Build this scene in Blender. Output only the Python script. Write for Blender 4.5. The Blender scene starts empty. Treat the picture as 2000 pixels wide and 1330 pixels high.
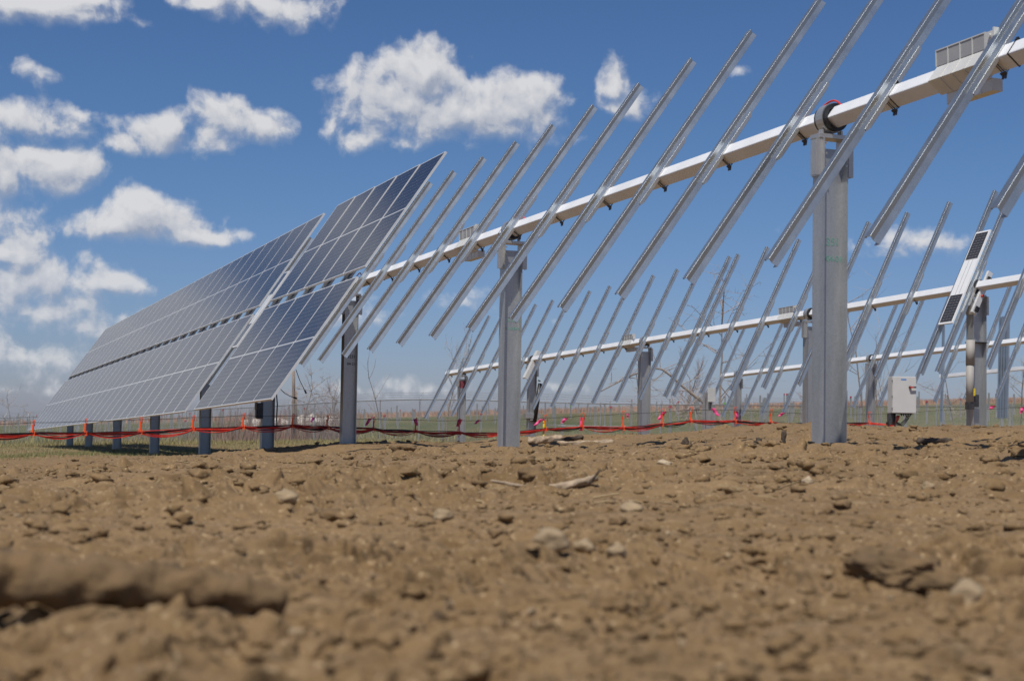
import bpy, math, random
import numpy as np
from mathutils import Vector, Matrix, noise as mnoise
random.seed(7); rng = np.random.default_rng(7)
sc = bpy.context.scene
COL = sc.collection
rad = math.radians
# ------------------------------------------------------------------ camera
FPX, PITCH, ROLL = 2877.6, math.atan(135 / 2877.6), 0.016
_cp, _sp = math.cos(PITCH), math.sin(PITCH)
_rt = np.array([math.cos(ROLL), -_sp * math.sin(ROLL), _cp * math.sin(ROLL)])
_up = np.array([-math.sin(ROLL), -_sp * math.cos(ROLL), _cp * math.cos(ROLL)])
_fw = np.array([0, _cp, _sp])
RC = np.array([_rt, _up, _fw])
cd = bpy.data.cameras.new('camera'); cam = bpy.data.objects.new('camera', cd); COL.objects.link(cam)
cam.matrix_world = Matrix(((_rt[0], _up[0], -_fw[0], 0), (_rt[1], _up[1], -_fw[1], 0), (_rt[2], _up[2], -_fw[2], 0), (0, 0, 0, 1)))
cd.sensor_width = 36; cd.lens = 36 * FPX / 2000; cd.clip_start = .05; cd.clip_end = 6000
cd.dof.use_dof = True; cd.dof.focus_distance = 19.0; cd.dof.aperture_fstop = 4.2
sc.camera = cam
def ray(px, py):
    """direction through a pixel of the 2000 px wide frame, scaled to y = 1"""
    v = RC.T @ np.array([(px - 1000) / FPX, -(py - 665) / FPX, 1.]); return v / v[1]
def at(px, py, d): return ray(px, py) * d
def proj(P):
    c = RC @ np.asarray(P, float); return 1000 + FPX * c[0] / c[2], 665 - FPX * c[1] / c[2]
# ------------------------------------------------------------------ sun, exposure
SUN = np.array([-.33 * .5, -.94 * .5, .90]); SUN /= np.linalg.norm(SUN)
sl = bpy.data.lights.new('sun', 'SUN'); so = bpy.data.objects.new('sun', sl); COL.objects.link(so)
sl.energy = 4.2; sl.angle = rad(.5); sl.color = (1, .95, .87)
so.rotation_euler = Vector(-SUN).to_track_quat('-Z', 'Y').to_euler()
sc.cycles.sample_clamp_direct = 2.2
vs = sc.view_settings; vs.view_transform = 'Standard'; vs.look = 'None'; vs.gamma = 1; vs.exposure = 0.0
# ------------------------------------------------------------------ world: sky + cumulus
W = bpy.data.worlds.new('World'); sc.world = W; W.use_nodes = True
NT = W.node_tree; NT.nodes.clear()
def N(t, k, **kw):
    n = t.nodes.new(k)
    for a, b in kw.items(): setattr(n, a, b)
    return n
def mth(t, op, a, b=None, c=None, clamp=False):
    n = t.nodes.new('ShaderNodeMath'); n.operation = op; n.use_clamp = clamp
    for i, v in enumerate((a, b, c)):
        if v is None: continue
        if isinstance(v, (int, float)): n.inputs[i].default_value = v
        else: t.links.new(v, n.inputs[i])
    return n.outputs[0]
def mixc(t, f, a, b, blend='MIX'):
    n = t.nodes.new('ShaderNodeMix'); n.data_type = 'RGBA'; n.blend_type = blend
    for s, v in ((0, f), (6, a), (7, b)):
        if isinstance(v, (int, float)): n.inputs[s].default_value = v
        elif isinstance(v, tuple): n.inputs[s].default_value = (*v, 1)
        else: t.links.new(v, n.inputs[s])
    return n.outputs[2]
sky = N(NT, 'ShaderNodeTexSky', sky_type='NISHITA', sun_disc=False)
sky.sun_elevation = math.asin(SUN[2]); sky.sun_rotation = math.atan2(SUN[0], SUN[1])
sky.air_density = 1.0; sky.dust_density = 0.3; sky.ozone_density = 2.5; sky.altitude = 200
SKY_ST = 0.085
def blob(px, py, rx, ry, w=1.0):
    v = ray(px, py); v = v / np.linalg.norm(v)
    return (math.atan2(v[0], v[1]), math.asin(v[2]), 1.12 * rx / FPX, 1.12 * ry / FPX, w)
BL = [blob(*b) for b in [
 (825, 150, 85, 62), (770, 200, 110, 62), (690, 185, 32, 62, .9), (905, 215, 150, 62), (1030, 205, 85, 58), (760, 275, 150, 34, .55), (960, 250, 150, 34, .75),
 (1203, 165, 36, 46, .85), (1225, 200, 62, 34, .7), (1447, 138, 34, 22, .38), (1512, 95, 20, 14, .3),
 (60, 12, 150, 36, .8), (170, 2, 80, 22, .7), (520, 15, 130, 42, .75), (400, 2, 80, 22, .7), (62, 140, 44, 30, .55),
 (60, 238, 130, 44, .75), (85, 330, 120, 50, .95), (0, 350, 70, 46, .9), (228, 285, 42, 24, .75), (325, 262, 68, 46, .85), (435, 240, 62, 50, .9), (500, 250, 66, 40, .8),
 (285, 428, 125, 44, 1.0), (240, 440, 90, 28, .9), (385, 462, 92, 24, .85), (215, 357, 60, 14, .35),
 (15, 490, 66, 42, .85), (95, 545, 110, 48, .85), (215, 555, 80, 28, .8), (60, 610, 150, 44, .7), (232, 618, 60, 26, .6), (100, 690, 230, 46, .5), (60, 745, 160, 22, .4), (40, 500, 60, 60, .8),
 (690, 615, 84, 42, .62), (900, 592, 62, 30, .55), (1070, 625, 70, 24, .42), (830, 757, 90, 24, .6), (1110, 757, 80, 20, .45), (1090, 728, 60, 22, .35),
 (1795, 468, 92, 38, .62), (1490, 440, 60, 20, .3), (1310, 418, 40, 14, .28), (700, 455, 40, 14, .2), (600, 455, 40, 14, .2)]]
# the cloud field goes on outside the frame; low left bank added to grey the panel reflections
BL += [blob(50, 560, 200, 70, .75), blob(40, 700, 240, 60, .62), blob(150, 640, 140, 40, .6), blob(30, 760, 200, 26, .5), blob(250, 700, 90, 60, .45), blob(20, 430, 40, 20, .4), blob(760, 770, 160, 22, .5), blob(1000, 640, 90, 26, .35), blob(150, 220, 60, 26, .5), blob(540, 225, 36, 26, .6), blob(655, 250, 50, 50, .5)]
BL += [(-.45, .12, .12, .10, 1.3), (-.60, .14, .14, .10, 1.2), (-.38, .07, .06, .05, 1.0), (-.40, .17, .05, .05, .9), (-.52, .30, .06, .03, .8), (-.62, .14, .16, .05, 1), (-.47, .10, .10, .03, .8), (-.85, .3, .2, .1, 1), (.55, .3, .16, .06, 1), (.75, .16, .2, .05, .9),
       (-.1, .5, .16, .07, 1), (.35, .62, .2, .08, 1), (-.75, .6, .25, .1, 1), (-.40, .30, .08, .035, .9), (-1.3, .3, .3, .1, 1), (1.4, .35, .3, .12, 1), (2.5, .3, .4, .1, 1), (-2.4, .4, .4, .14, 1)]
tc = N(NT, 'ShaderNodeTexCoord'); sx = N(NT, 'ShaderNodeSeparateXYZ'); NT.links.new(tc.outputs['Generated'], sx.inputs[0])
AZ = mth(NT, 'ARCTAN2', sx.outputs[0], sx.outputs[1]); EL = mth(NT, 'ARCSINE', sx.outputs[2])
cx = N(NT, 'ShaderNodeCombineXYZ'); NT.links.new(AZ, cx.inputs[0]); NT.links.new(EL, cx.inputs[1])
grp = bpy.data.node_groups.new('cloud_field', 'ShaderNodeTree')
grp.interface.new_socket('P', in_out='INPUT', socket_type='NodeSocketVector')
grp.interface.new_socket('D', in_out='OUTPUT', socket_type='NodeSocketFloat')
gi = grp.nodes.new('NodeGroupInput'); go = grp.nodes.new('NodeGroupOutput')
# domain warp
nz = N(grp, 'ShaderNodeTexNoise', noise_dimensions='2D'); nz.inputs['Scale'].default_value = 20; nz.inputs['Detail'].default_value = 4; nz.inputs['Roughness'].default_value = .55
grp.links.new(gi.outputs[0], nz.inputs['Vector'])
wp = N(grp, 'ShaderNodeVectorMath', operation='MULTIPLY_ADD'); grp.links.new(nz.outputs['Color'], wp.inputs[0]); wp.inputs[1].default_value = (.020, .014, 0)
off = N(grp, 'ShaderNodeVectorMath', operation='SUBTRACT'); grp.links.new(gi.outputs[0], off.inputs[0]); off.inputs[1].default_value = (.010, .007, 0)
grp.links.new(off.outputs[0], wp.inputs[2])
acc = None
for a0, e0, ra, re, w in BL:
    s1 = N(grp, 'ShaderNodeVectorMath', operation='SUBTRACT'); grp.links.new(wp.outputs[0], s1.inputs[0]); s1.inputs[1].default_value = (a0, e0, 0)
    s2 = N(grp, 'ShaderNodeVectorMath', operation='MULTIPLY'); grp.links.new(s1.outputs[0], s2.inputs[0]); s2.inputs[1].default_value = (1 / ra, 1 / re, 0)
    s3 = N(grp, 'ShaderNodeVectorMath', operation='LENGTH'); grp.links.new(s2.outputs[0], s3.inputs[0])
    v = mth(grp, 'MULTIPLY_ADD', s3.outputs['Value'], -w * .62, w)      # w at centre, .38w at rim
    acc = v if acc is None else mth(grp, 'SMOOTH_MAX', acc, v, .12)
n2 = N(grp, 'ShaderNodeTexNoise', noise_dimensions='2D'); n2.inputs['Scale'].default_value = 42; n2.inputs['Detail'].default_value = 9; n2.inputs['Roughness'].default_value = .54
grp.links.new(wp.outputs[0], n2.inputs['Vector'])
dd = mth(grp, 'MULTIPLY_ADD', n2.outputs[0], .85, acc)
dd = mth(grp, 'SUBTRACT', dd, .69)
grp.links.new(dd, go.inputs[0])
def cloud(vec):
    g = NT.nodes.new('ShaderNodeGroup'); g.node_tree = grp; NT.links.new(vec, g.inputs[0]); return g.outputs[0]
d0 = cloud(cx.outputs[0])
sh = N(NT, 'ShaderNodeVectorMath', operation='ADD'); NT.links.new(cx.outputs[0], sh.inputs[0]); sh.inputs[1].default_value = (-.003, .0075, 0)
d1 = cloud(sh.outputs[0])
mr = N(NT, 'ShaderNodeMapRange', interpolation_type='SMOOTHSTEP'); NT.links.new(d0, mr.inputs[0]); mr.inputs[1].default_value = 0.0
edge = mth(NT, 'MULTIPLY_ADD', mth(NT, 'SUBTRACT', d0, d1), -1.2, .46); edge = mth(NT, 'MAXIMUM', mth(NT, 'MINIMUM', edge, .66), .34); NT.links.new(edge, mr.inputs[2])
alpha = mr.outputs[0]
lit = mth(NT, 'SUBTRACT', d0, d1); lit = mth(NT, 'MULTIPLY_ADD', lit, 2.1, .56)
lit = mth(NT, 'SUBTRACT', lit, mth(NT, 'MULTIPLY', mth(NT, 'MAXIMUM', d0, 0.0), .16), clamp=True)
bg = N(NT, 'ShaderNodeBackground'); out = N(NT, 'ShaderNodeOutputWorld')
skys = N(NT, 'ShaderNodeVectorMath', operation='MULTIPLY'); NT.links.new(sky.outputs[0], skys.inputs[0]); 
lf = N(NT, 'ShaderNodeMapRange'); NT.links.new(EL, lf.inputs[0]); lf.inputs[1].default_value = 0; lf.inputs[2].default_value = .16
NT.links.new(mixc(NT, lf.outputs[0], (.50, .57, .89), (.455, .62, .86)), skys.inputs[1])
ccol = mixc(NT, lit, (3.9, 4.4, 5.5), (8.2, 8.2, 8.4))
# far cloud sinks into the pale air near the horizon
lowf = N(NT, 'ShaderNodeMapRange'); NT.links.new(EL, lowf.inputs[0]); lowf.inputs[1].default_value = 0; lowf.inputs[2].default_value = .12; lowf.inputs[3].default_value = .7; lowf.inputs[4].default_value = .96
alpha = mth(NT, 'MULTIPLY', alpha, lowf.outputs[0])
fin = mixc(NT, alpha, skys.outputs[0], ccol)
NT.links.new(fin, bg.inputs[0]); bg.inputs[1].default_value = SKY_ST; NT.links.new(bg.outputs[0], out.inputs[0])
# ------------------------------------------------------------------ helpers
def tag(o, label=None, cat=None, group=None, kind=None):
    if label: o['label'] = label
    if cat: o['category'] = cat
    if group: o['group'] = group
    if kind: o['kind'] = kind
    return o
def empty(name, loc, label=None, cat=None, group=None):
    o = bpy.data.objects.new(name, None); COL.objects.link(o); o.location = loc; o.empty_display_size = .1
    return tag(o, label, cat, group)
class MB:
    def __init__(s): s.v = []; s.f = []
    def add(s, vs, fs):
        b = len(s.v); s.v += [tuple(map(float, v)) for v in vs]; s.f += [tuple(i + b for i in f) for f in fs]; return s
    def box(s, c, ex, ey, ez, X=(1, 0, 0), Y=(0, 1, 0), Z=(0, 0, 1)):
        """full sizes ex, ey, ez along the axes X, Y, Z"""
        c = np.asarray(c, float); X, Y, Z = (np.asarray(a, float) for a in (X, Y, Z))
        vs = [c + X * ex * i / 2 + Y * ey * j / 2 + Z * ez * k / 2 for i in (-1, 1) for j in (-1, 1) for k in (-1, 1)]
        return s.add(vs, [(0, 1, 3, 2), (4, 6, 7, 5), (0, 4, 5, 1), (2, 3, 7, 6), (0, 2, 6, 4), (1, 5, 7, 3)])
    def prism(s, sec, A, B, X, Y, closed=True, caps=True):
        """polygon sec (in X, Y) swept from A to B"""
        A, B, X, Y = (np.asarray(a, float) for a in (A, B, X, Y)); n = len(sec)
        vs = [A + X * p + Y * q for p, q in sec] + [B + X * p + Y * q for p, q in sec]
        fs = [(i, (i + 1) % n, n + (i + 1) % n, n + i) for i in range(n if closed else n - 1)]
        if caps and closed: fs += [tuple(range(n))[::-1], tuple(range(n, 2 * n))]
        return s.add(vs, fs)
    def tube(s, pts, r, n=6, r2=None, cap=True):
        pts = [np.asarray(p, float) for p in pts]; m = len(pts); vs = []
        up = np.array([0.13, 0.2, 1.]); 
        for i, p in enumerate(pts):
            t = pts[min(i + 1, m - 1)] - pts[max(i - 1, 0)]; L = np.linalg.norm(t); t = t / L if L > 1e-9 else np.array([0, 0, 1.])
            a = np.cross(t, up)
            if np.linalg.norm(a) < .15: a = np.cross(t, [1, .3, 0])
            a /= np.linalg.norm(a); b = np.cross(t, a)
            rr = r if r2 is None else r + (r2 - r) * i / max(m - 1, 1)
            if isinstance(r, (list, tuple)): rr = r[i]
            vs += [p + (a * math.cos(2 * math.pi * k / n) + b * math.sin(2 * math.pi * k / n)) * rr for k in range(n)]
        fs = [(i * n + k, i * n + (k + 1) % n, (i + 1) * n + (k + 1) % n, (i + 1) * n + k) for i in range(m - 1) for k in range(n)]
        if cap: fs += [tuple(range(n))[::-1], tuple((m - 1) * n + k for k in range(n))]
        return s.add(vs, fs)
    def build(s, name, mat, parent=None, smooth=False, bevel=0, loc=None):
        me = bpy.data.meshes.new(name); me.from_pydata(s.v, [], s.f)
        if mat: me.materials.append(mat)
        me.validate(); me.update()
        import bmesh
        bm = bmesh.new(); bm.from_mesh(me); bmesh.ops.recalc_face_normals(bm, faces=bm.faces); bm.to_mesh(me); bm.free()
        o = bpy.data.objects.new(name, me); COL.objects.link(o)
        if smooth: me.polygons.foreach_set('use_smooth', [True] * len(me.polygons))
        if bevel:
            m = o.modifiers.new('bevel', 'BEVEL'); m.width = bevel; m.segments = 2; m.limit_method = 'ANGLE'
        if loc is not None: o.location = loc
        if parent is not None: o.parent = parent
        return o
# ------------------------------------------------------------------ materials
MAT = {}
def pmat(name, col, rough=.6, metal=0., var=.15, scale=8., bump=0., bscale=60., spec=.5, coat=0.):
    m = bpy.data.materials.new(name); m.use_nodes = True; t = m.node_tree; b = t.nodes['Principled BSDF']
    b.inputs['Roughness'].default_value = rough; b.inputs['Metallic'].default_value = metal
    b.inputs['Specular IOR Level'].default_value = spec; b.inputs['Coat Weight'].default_value = coat
    tcn = N(t, 'ShaderNodeTexCoord'); nz = N(t, 'ShaderNodeTexNoise'); nz.inputs['Scale'].default_value = scale; nz.inputs['Detail'].default_value = 6
    t.links.new(tcn.outputs['Object'], nz.inputs['Vector'])
    lo = tuple(c * (1 - var) for c in col); hi = tuple(min(1, c * (1 + var)) for c in col)
    mr = N(t, 'ShaderNodeMapRange'); t.links.new(nz.outputs[0], mr.inputs[0]); mr.inputs[1].default_value = .3; mr.inputs[2].default_value = .7
    t.links.new(mixc(t, mr.outputs[0], lo, hi), b.inputs['Base Color'])
    rr = mth(t, 'MULTIPLY_ADD', nz.outputs[0], .25, rough - .125, clamp=True); t.links.new(rr, b.inputs['Roughness'])
    if bump:
        n3 = N(t, 'ShaderNodeTexNoise'); n3.inputs['Scale'].default_value = bscale; n3.inputs['Detail'].default_value = 5; t.links.new(tcn.outputs['Object'], n3.inputs['Vector'])
        bp = N(t, 'ShaderNodeBump'); bp.inputs['Strength'].default_value = bump; bp.inputs['Distance'].default_value = .01
        t.links.new(n3.outputs[0], bp.inputs['Height']); t.links.new(bp.outputs[0], b.inputs['Normal'])
    MAT[name] = m; return m
def galv(name, base, rough, spangle, streak=0., metal=.85, tint=(1, 1, 1), sp=.1, bmp=.08):
    m = bpy.data.materials.new(name); m.use_nodes = True; t = m.node_tree; b = t.nodes['Principled BSDF']
    b.inputs['Metallic'].default_value = metal
    tcn = N(t, 'ShaderNodeTexCoord')
    v = N(t, 'ShaderNodeTexVoronoi'); v.inputs['Scale'].default_value = spangle; t.links.new(tcn.outputs['Object'], v.inputs['Vector'])
    sv = N(t, 'ShaderNodeSeparateColor'); t.links.new(v.outputs['Color'], sv.inputs[0])
    nz = N(t, 'ShaderNodeTexNoise'); nz.inputs['Scale'].default_value = 3.5; nz.inputs['Detail'].default_value = 7; nz.inputs['Roughness'].default_value = .65
    mp = N(t, 'ShaderNodeMapping'); mp.inputs['Scale'].default_value = (1, 1, .16) if streak else (1, 1, 1)
    t.links.new(tcn.outputs['Object'], mp.inputs[0]); t.links.new(mp.outputs[0], nz.inputs['Vector'])
    val = mth(t, 'MULTIPLY_ADD', sv.outputs[0], sp, base - sp / 2)
    val = mth(t, 'MULTIPLY_ADD', nz.outputs[0], .22 + streak, mth(t, 'SUBTRACT', val, .11 + streak / 2), clamp=True)
    c = N(t, 'ShaderNodeCombineColor')
    for i in range(3): t.links.new(mth(t, 'MULTIPLY', val, tint[i]), c.inputs[i])
    t.links.new(c.outputs[0], b.inputs['Base Color'])
    r = mth(t, 'MULTIPLY_ADD', sv.outputs[1], sp * .6, rough - sp * .3); r = mth(t, 'MULTIPLY_ADD', nz.outputs[0], .2, mth(t, 'SUBTRACT', r, .1), clamp=True)
    t.links.new(r, b.inputs['Roughness'])
    n3 = N(t, 'ShaderNodeTexNoise'); n3.inputs['Scale'].default_value = 5; t.links.new(tcn.outputs['Object'], n3.inputs['Vector'])
    bp = N(t, 'ShaderNodeBump'); bp.inputs['Strength'].default_value = bmp; bp.inputs['Distance'].default_value = .003
    t.links.new(mth(t, 'MULTIPLY_ADD', sv.outputs[2], .12 if bmp > .05 else 0., n3.outputs[0]), bp.inputs['Height']); t.links.new(bp.outputs[0], b.inputs['Normal'])
    MAT[name] = m; return m
M_RAIL = galv('rail_zinc', .50, .42, 150., metal=.95, tint=(.92, 1, 1.05), sp=.03, bmp=.015)
M_POST = galv('post_zinc', .50, .46, 70., streak=.26, metal=.75, tint=(.97, 1.0, 1.02), sp=.06)
M_BRKT = galv('bracket_zinc', .56, .48, 120., tint=(1, .99, .96), sp=.03, bmp=.01)
M_FPOST = galv('far_post_zinc', .36, .6, 10., streak=.1, metal=.4, sp=.05)
M_TUBE = pmat('tube_zinc', (.74, .75, .77), .5, .05, .06, 3., .05, 20)
M_COUP = pmat('coupling_zinc', (.62, .62, .60), .5, .2, .08, 5.)
M_CGRY = pmat('grey_plate', (.36, .36, .36), .55, .2, .06, 5.)
M_BLK = pmat('black_plastic', (.015, .015, .017), .45, 0, .3, 20)
M_DRKSTEEL = pmat('dark_steel', (.08, .08, .085), .5, .5, .3, 12)
M_RED = pmat('red_cable', (.62, .035, .02), .45, 0, .2, 9)
M_ORG = pmat('orange_hook', (.85, .09, .01), .5, 0, .15, 9)
M_CBLK = pmat('black_cable', (.012, .010, .010), .4, 0, .3, 9)
M_PINK = pmat('pink_ribbon', (.85, .09, .28), .55, 0, .2, 30)
M_YEL = pmat('yellow_ribbon', (.75, .55, .03), .5, 0, .2, 30)
M_PURP = pmat('purple_ribbon', (.25, .03, .16), .6, 0, .2, 30)
M_GRNP = pmat('green_marker', (.15, .33, .28), .6, 0, .3, 60)
M_BLKP = pmat('black_marker', (.02, .025, .03), .6, 0, .3, 60)
M_BOX = pmat('box_paint', (.56, .56, .55), .42, 0, .03, 6, .03, 90)
M_BLUE = pmat('blue_sticker', (.02, .20, .60), .5, 0, .05, 9)
M_REDP = pmat('red_plastic', (.45, .03, .02), .4, 0, .1, 9)
M_ALU = pmat('frame_aluminium', (.70, .70, .69), .38, .35, .05, 5)
M_WHITE = pmat('white_laminate', (.72, .73, .74), .2, 0, .03, 5)
M_BEIGE = pmat('damper_paint', (.34, .32, .30), .65, 0, .1, 4)
M_FENCE = galv('fence_zinc', .42, .45, 20., metal=.6)
M_BARK = pmat('bark', (.24, .19, .155), .9, 0, .35, 14, .4, 30)
M_TWIG = pmat('twig', (.36, .30, .27), .9, 0, .3, 6)
M_TWIGR = pmat('red_twig', (.28, .19, .16), .9, 0, .3, 6)
M_WOOD = pmat('dry_wood', (.33, .25, .17), .9, 0, .35, 22, .6, 50)
M_DWOOD = pmat('dark_wood', (.07, .05, .035), .9, 0, .4, 22, .6, 50)
M_STONE = pmat('stone', (.30, .22, .13), .85, 0, .25, 14, .5, 60)
M_STONEW = pmat('pale_stone', (.42, .33, .22), .8, 0, .2, 14, .5, 60)
M_CLOD = pmat('clod', (.150, .095, .045), .95, 0, .35, 18, .9, 50)
M_STRAW = pmat('straw', (.33, .24, .13), .85, 0, .35, 3)
M_GRASS = pmat('grass', (.10, .15, .035), .8, 0, .5, 2)
M_DRYG = pmat('dry_grass', (.28, .24, .11), .9, 0, .4, 2)
M_REED = pmat('reed', (.42, .27, .19), .9, 0, .3, .2)
M_PTOPR = pmat('red_paint', (.45, .03, .05), .7, 0, .2, 9)
M_PTOPG = pmat('green_paint', (.16, .45, .08), .7, 0, .2, 9)
M_WSTONE = pmat('chalk_rock', (.62, .56, .48), .9, 0, .2, 2)
# photovoltaic laminate: 6 x 24 half cells, drawn in the module's own metres
def pvmat(name, nx, ny, w, h, midgap, dust=.10):
    m = bpy.data.materials.new(name); m.use_nodes = True; t = m.node_tree; b = t.nodes['Principled BSDF']
    tcn = N(t, 'ShaderNodeTexCoord'); s = N(t, 'ShaderNodeSeparateXYZ'); t.links.new(tcn.outputs['Object'], s.inputs[0])
    x = mth(t, 'ADD', s.outputs[0], w / 2)
    ya = mth(t, 'ABSOLUTE', s.outputs[1])
    y = mth(t, 'SUBTRACT', ya, midgap / 2) if midgap else mth(t, 'ADD', s.outputs[1], h / 2)
    px, py = w / nx, (h / 2 - midgap / 2) / (ny / 2) if midgap else h / ny
    fx = mth(t, 'PINGPONG', x, px / 2); fy = mth(t, 'PINGPONG', y, py / 2)      # 0 at the cell gap
    lx = mth(t, 'LESS_THAN', fx, .0012); ly = mth(t, 'LESS_THAN', fy, .0017)
    dia = mth(t, 'MULTIPLY', mth(t, 'LESS_THAN', mth(t, 'ADD', fx, fy), .006), .6)
    edge = mth(t, 'GREATER_THAN', mth(t, 'ABSOLUTE', s.outputs[0]), w / 2 - .004)
    edgy = mth(t, 'GREATER_THAN', ya, h / 2 - .004)
    mid = mth(t, 'LESS_THAN', ya, midgap / 2) if midgap else 0.0
    bus = mth(t, 'MULTIPLY', mth(t, 'LESS_THAN', mth(t, 'PINGPONG', x, px / 20), .0006), .08)
    line = mth(t, 'MAXIMUM', mth(t, 'MAXIMUM', mth(t, 'MULTIPLY', lx, .12), mth(t, 'MULTIPLY', ly, .36)), mth(t, 'MAXIMUM', dia, mth(t, 'MAXIMUM', bus, mth(t, 'MAXIMUM', edge, mth(t, 'MAXIMUM', edgy, mid)))))
    nz = N(t, 'ShaderNodeTexNoise'); nz.inputs['Scale'].default_value = 2.2; nz.inputs['Detail'].default_value = 5; t.links.new(tcn.outputs['Object'], nz.inputs['Vector'])
    cell = mixc(t, nz.outputs[0], (.005, .007, .016), (.009, .012, .026))
    c = mixc(t, line, cell, (.58, .58, .57))
    c = mixc(t, mth(t, 'MULTIPLY', nz.outputs[0], dust * 1.6), c, (.34, .29, .24))
    t.links.new(c, b.inputs['Base Color'])
    t.links.new(mth(t, 'MULTIPLY_ADD', nz.outputs[0], .10, .12), b.inputs['Roughness']); b.inputs['IOR'].default_value = 1.45; b.inputs['Specular IOR Level'].default_value = .30
    return m
M_PV = pvmat('pv_laminate', 6, 24, 1.104, 2.25, .022, .05)
M_PVS = pvmat('pv_small', 4, 10, .30, .52, 0, .03)
# ------------------------------------------------------------------ row geometry
AZ0 = 1.97944
D0 = np.array([math.cos(AZ0), math.sin(AZ0)]); H0 = np.array([D0[1], -D0[0]])
def frame(P, el, tilt):
    D = np.array([D0[0] * math.cos(el), D0[1] * math.cos(el), math.sin(el)])
    H = np.cross(D, [0, 0, 1.]); H /= np.linalg.norm(H); V = np.cross(H, D)
    U = math.cos(tilt) * H + math.sin(tilt) * V
    return P, D, U, -np.cross(D, U)          # N points to the sunny front face
TOFF = .142                                   # tube axis behind the rail plane
P1 = np.array([-.0316, 17.0612, 2.2051])
def fr1(s):
    el = -.033
    D = np.array([D0[0] * math.cos(el), D0[1] * math.cos(el), math.sin(el)])
    if s <= 12.0:
        return frame(P1 + D * s + np.array([0, 0, .0002 * s * s]), el, .9461 + .0027 * s)
    Pm = P1 + D * 12 + np.array([0, 0, .0288 - .0154]); el2 = -.032
    D2 = np.array([D0[0] * math.cos(el2), D0[1] * math.cos(el2), math.sin(el2)])
    return frame(Pm + D2 * (s - 12), el2, .977 - .0008 * (s - 12))
def mkfr(P, el, tilt):
    P = np.array(P, float)
    def f(s):
        D = np.array([D0[0] * math.cos(el), D0[1] * math.cos(el), math.sin(el)]); return frame(P + D * s, el, tilt)
    return f
fr2 = mkfr((3.9657, 31.9237, 1.8125), -.0429, 1.0797)
fr3 = mkfr((7.026 - .05, 48.95, 1.30), -.0480, 1.08)
fr4 = mkfr((15.556, 53.344, 1.47), -.052, 1.50)
# ------------------------------------------------------------------ terrain
CP = []
def cp(px, py, d): CP.append(at(px, py, d))
for q in [(-1.5, 0, -.29), (0, 0, -.29), (1.5, 0, -.29), (-1.5, 3, -.32), (1.5, 3, -.29), (0, 6, -.31), (-2.5, 6, -.38), (2.5, 6, -.25), (-6, 0, -.4), (6, 0, -.2), (-6, 10, -.75), (-2, 11, -.42), (5.5, 12, -.15), (9, 8, -.02), (-9, 20, -1.0), (-14, 8, -1.1), (14, 10, .1)]: CP.append(np.array(q, float))
for q in [(1620, 872, 11.33), (1000, 878, 17.), (679, 881, 22.8), (520, 884, 27.5), (398, 893, 32.6), (301, 886, 38.3), (228, 877, 44.1), (173, 873, 49.9), (135, 870, 54.8),
          (60, 893, 33), (1908, 836, 23.7), (1990, 832, 21), (1581, 835, 28), (1742, 841, 31.5), (1257, 858, 34), (1037, 868, 39.8), (900, 872, 44.5), (1440, 850, 47), (1382, 853, 44), (1960, 836, 34), (1850, 841, 36),
          (-300, 885, 90), (0, 873, 108), (300, 869, 96), (500, 865, 88), (660, 862, 80), (840, 861, 75), (1100, 877, 68), (1350, 878, 70), (1700, 870, 80), (2000, 865, 86), (2300, 858, 92),
          (-200, 842, 220), (50, 838, 220), (500, 833, 200), (1000, 824, 200), (1400, 815, 200), (1950, 805, 200), (2300, 798, 200),
          (-300, 833, 500), (50, 829, 500), (700, 814, 500), (1000, 807, 500), (1400, 796, 500), (1950, 784, 500), (2400, 775, 500), (-300, 828, 2400), (50, 826, 2400), (700, 811, 2400), (1000, 804, 2400), (1400, 793, 2400), (1950, 780, 2400), (2400, 771, 2400)]: cp(*q)
CP = np.array(CP)
def _uv(x, y):
    y = np.maximum(y, -4.); return np.stack([x / (y + 12) * 3.0, np.log(y + 12) * 1.6], -1)
_c = _uv(CP[:, 0], CP[:, 1])
def _phi(r2): return .5 * r2 * np.log(r2 + 1e-9)
_n = len(_c); _A = np.zeros((_n + 3, _n + 3))
_A[:_n, :_n] = _phi(((_c[:, None] - _c[None]) ** 2).sum(-1)) + np.eye(_n) * 2e-4
_A[:_n, _n] = 1; _A[:_n, _n + 1:] = _c; _A[_n:, :_n] = _A[:_n, _n:].T
_zs = 8 + np.maximum(CP[:, 1], 0)
_w = np.linalg.solve(_A, np.concatenate([CP[:, 2] / _zs, np.zeros(3)]))
MOUND = [(1600, 868, 11.2, .04, .35), (985, 877, 16.9, .05, .4), (1640, 868, 11.6, .03, .3), (530, 886, 27.3, .06, .5), (410, 893, 32.4, .06, .5), (1500, 838, 24, .10, 1.3), (1080, 868, 24, .09, 1.2), (800, 872, 24, .10, 1.6), (1590, 838, 22, .12, .6), (655, 882, 22.4, .10, .5), (1300, 862, 22, .06, 1.5), (150, 893, 30, .08, 1.8), (580, 890, 24, .08, 1.3), (1800, 850, 18, .05, 1.5)]
_M = [(*at(a, b, d)[:2], h, r) for a, b, d, h, r in MOUND]
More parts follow.
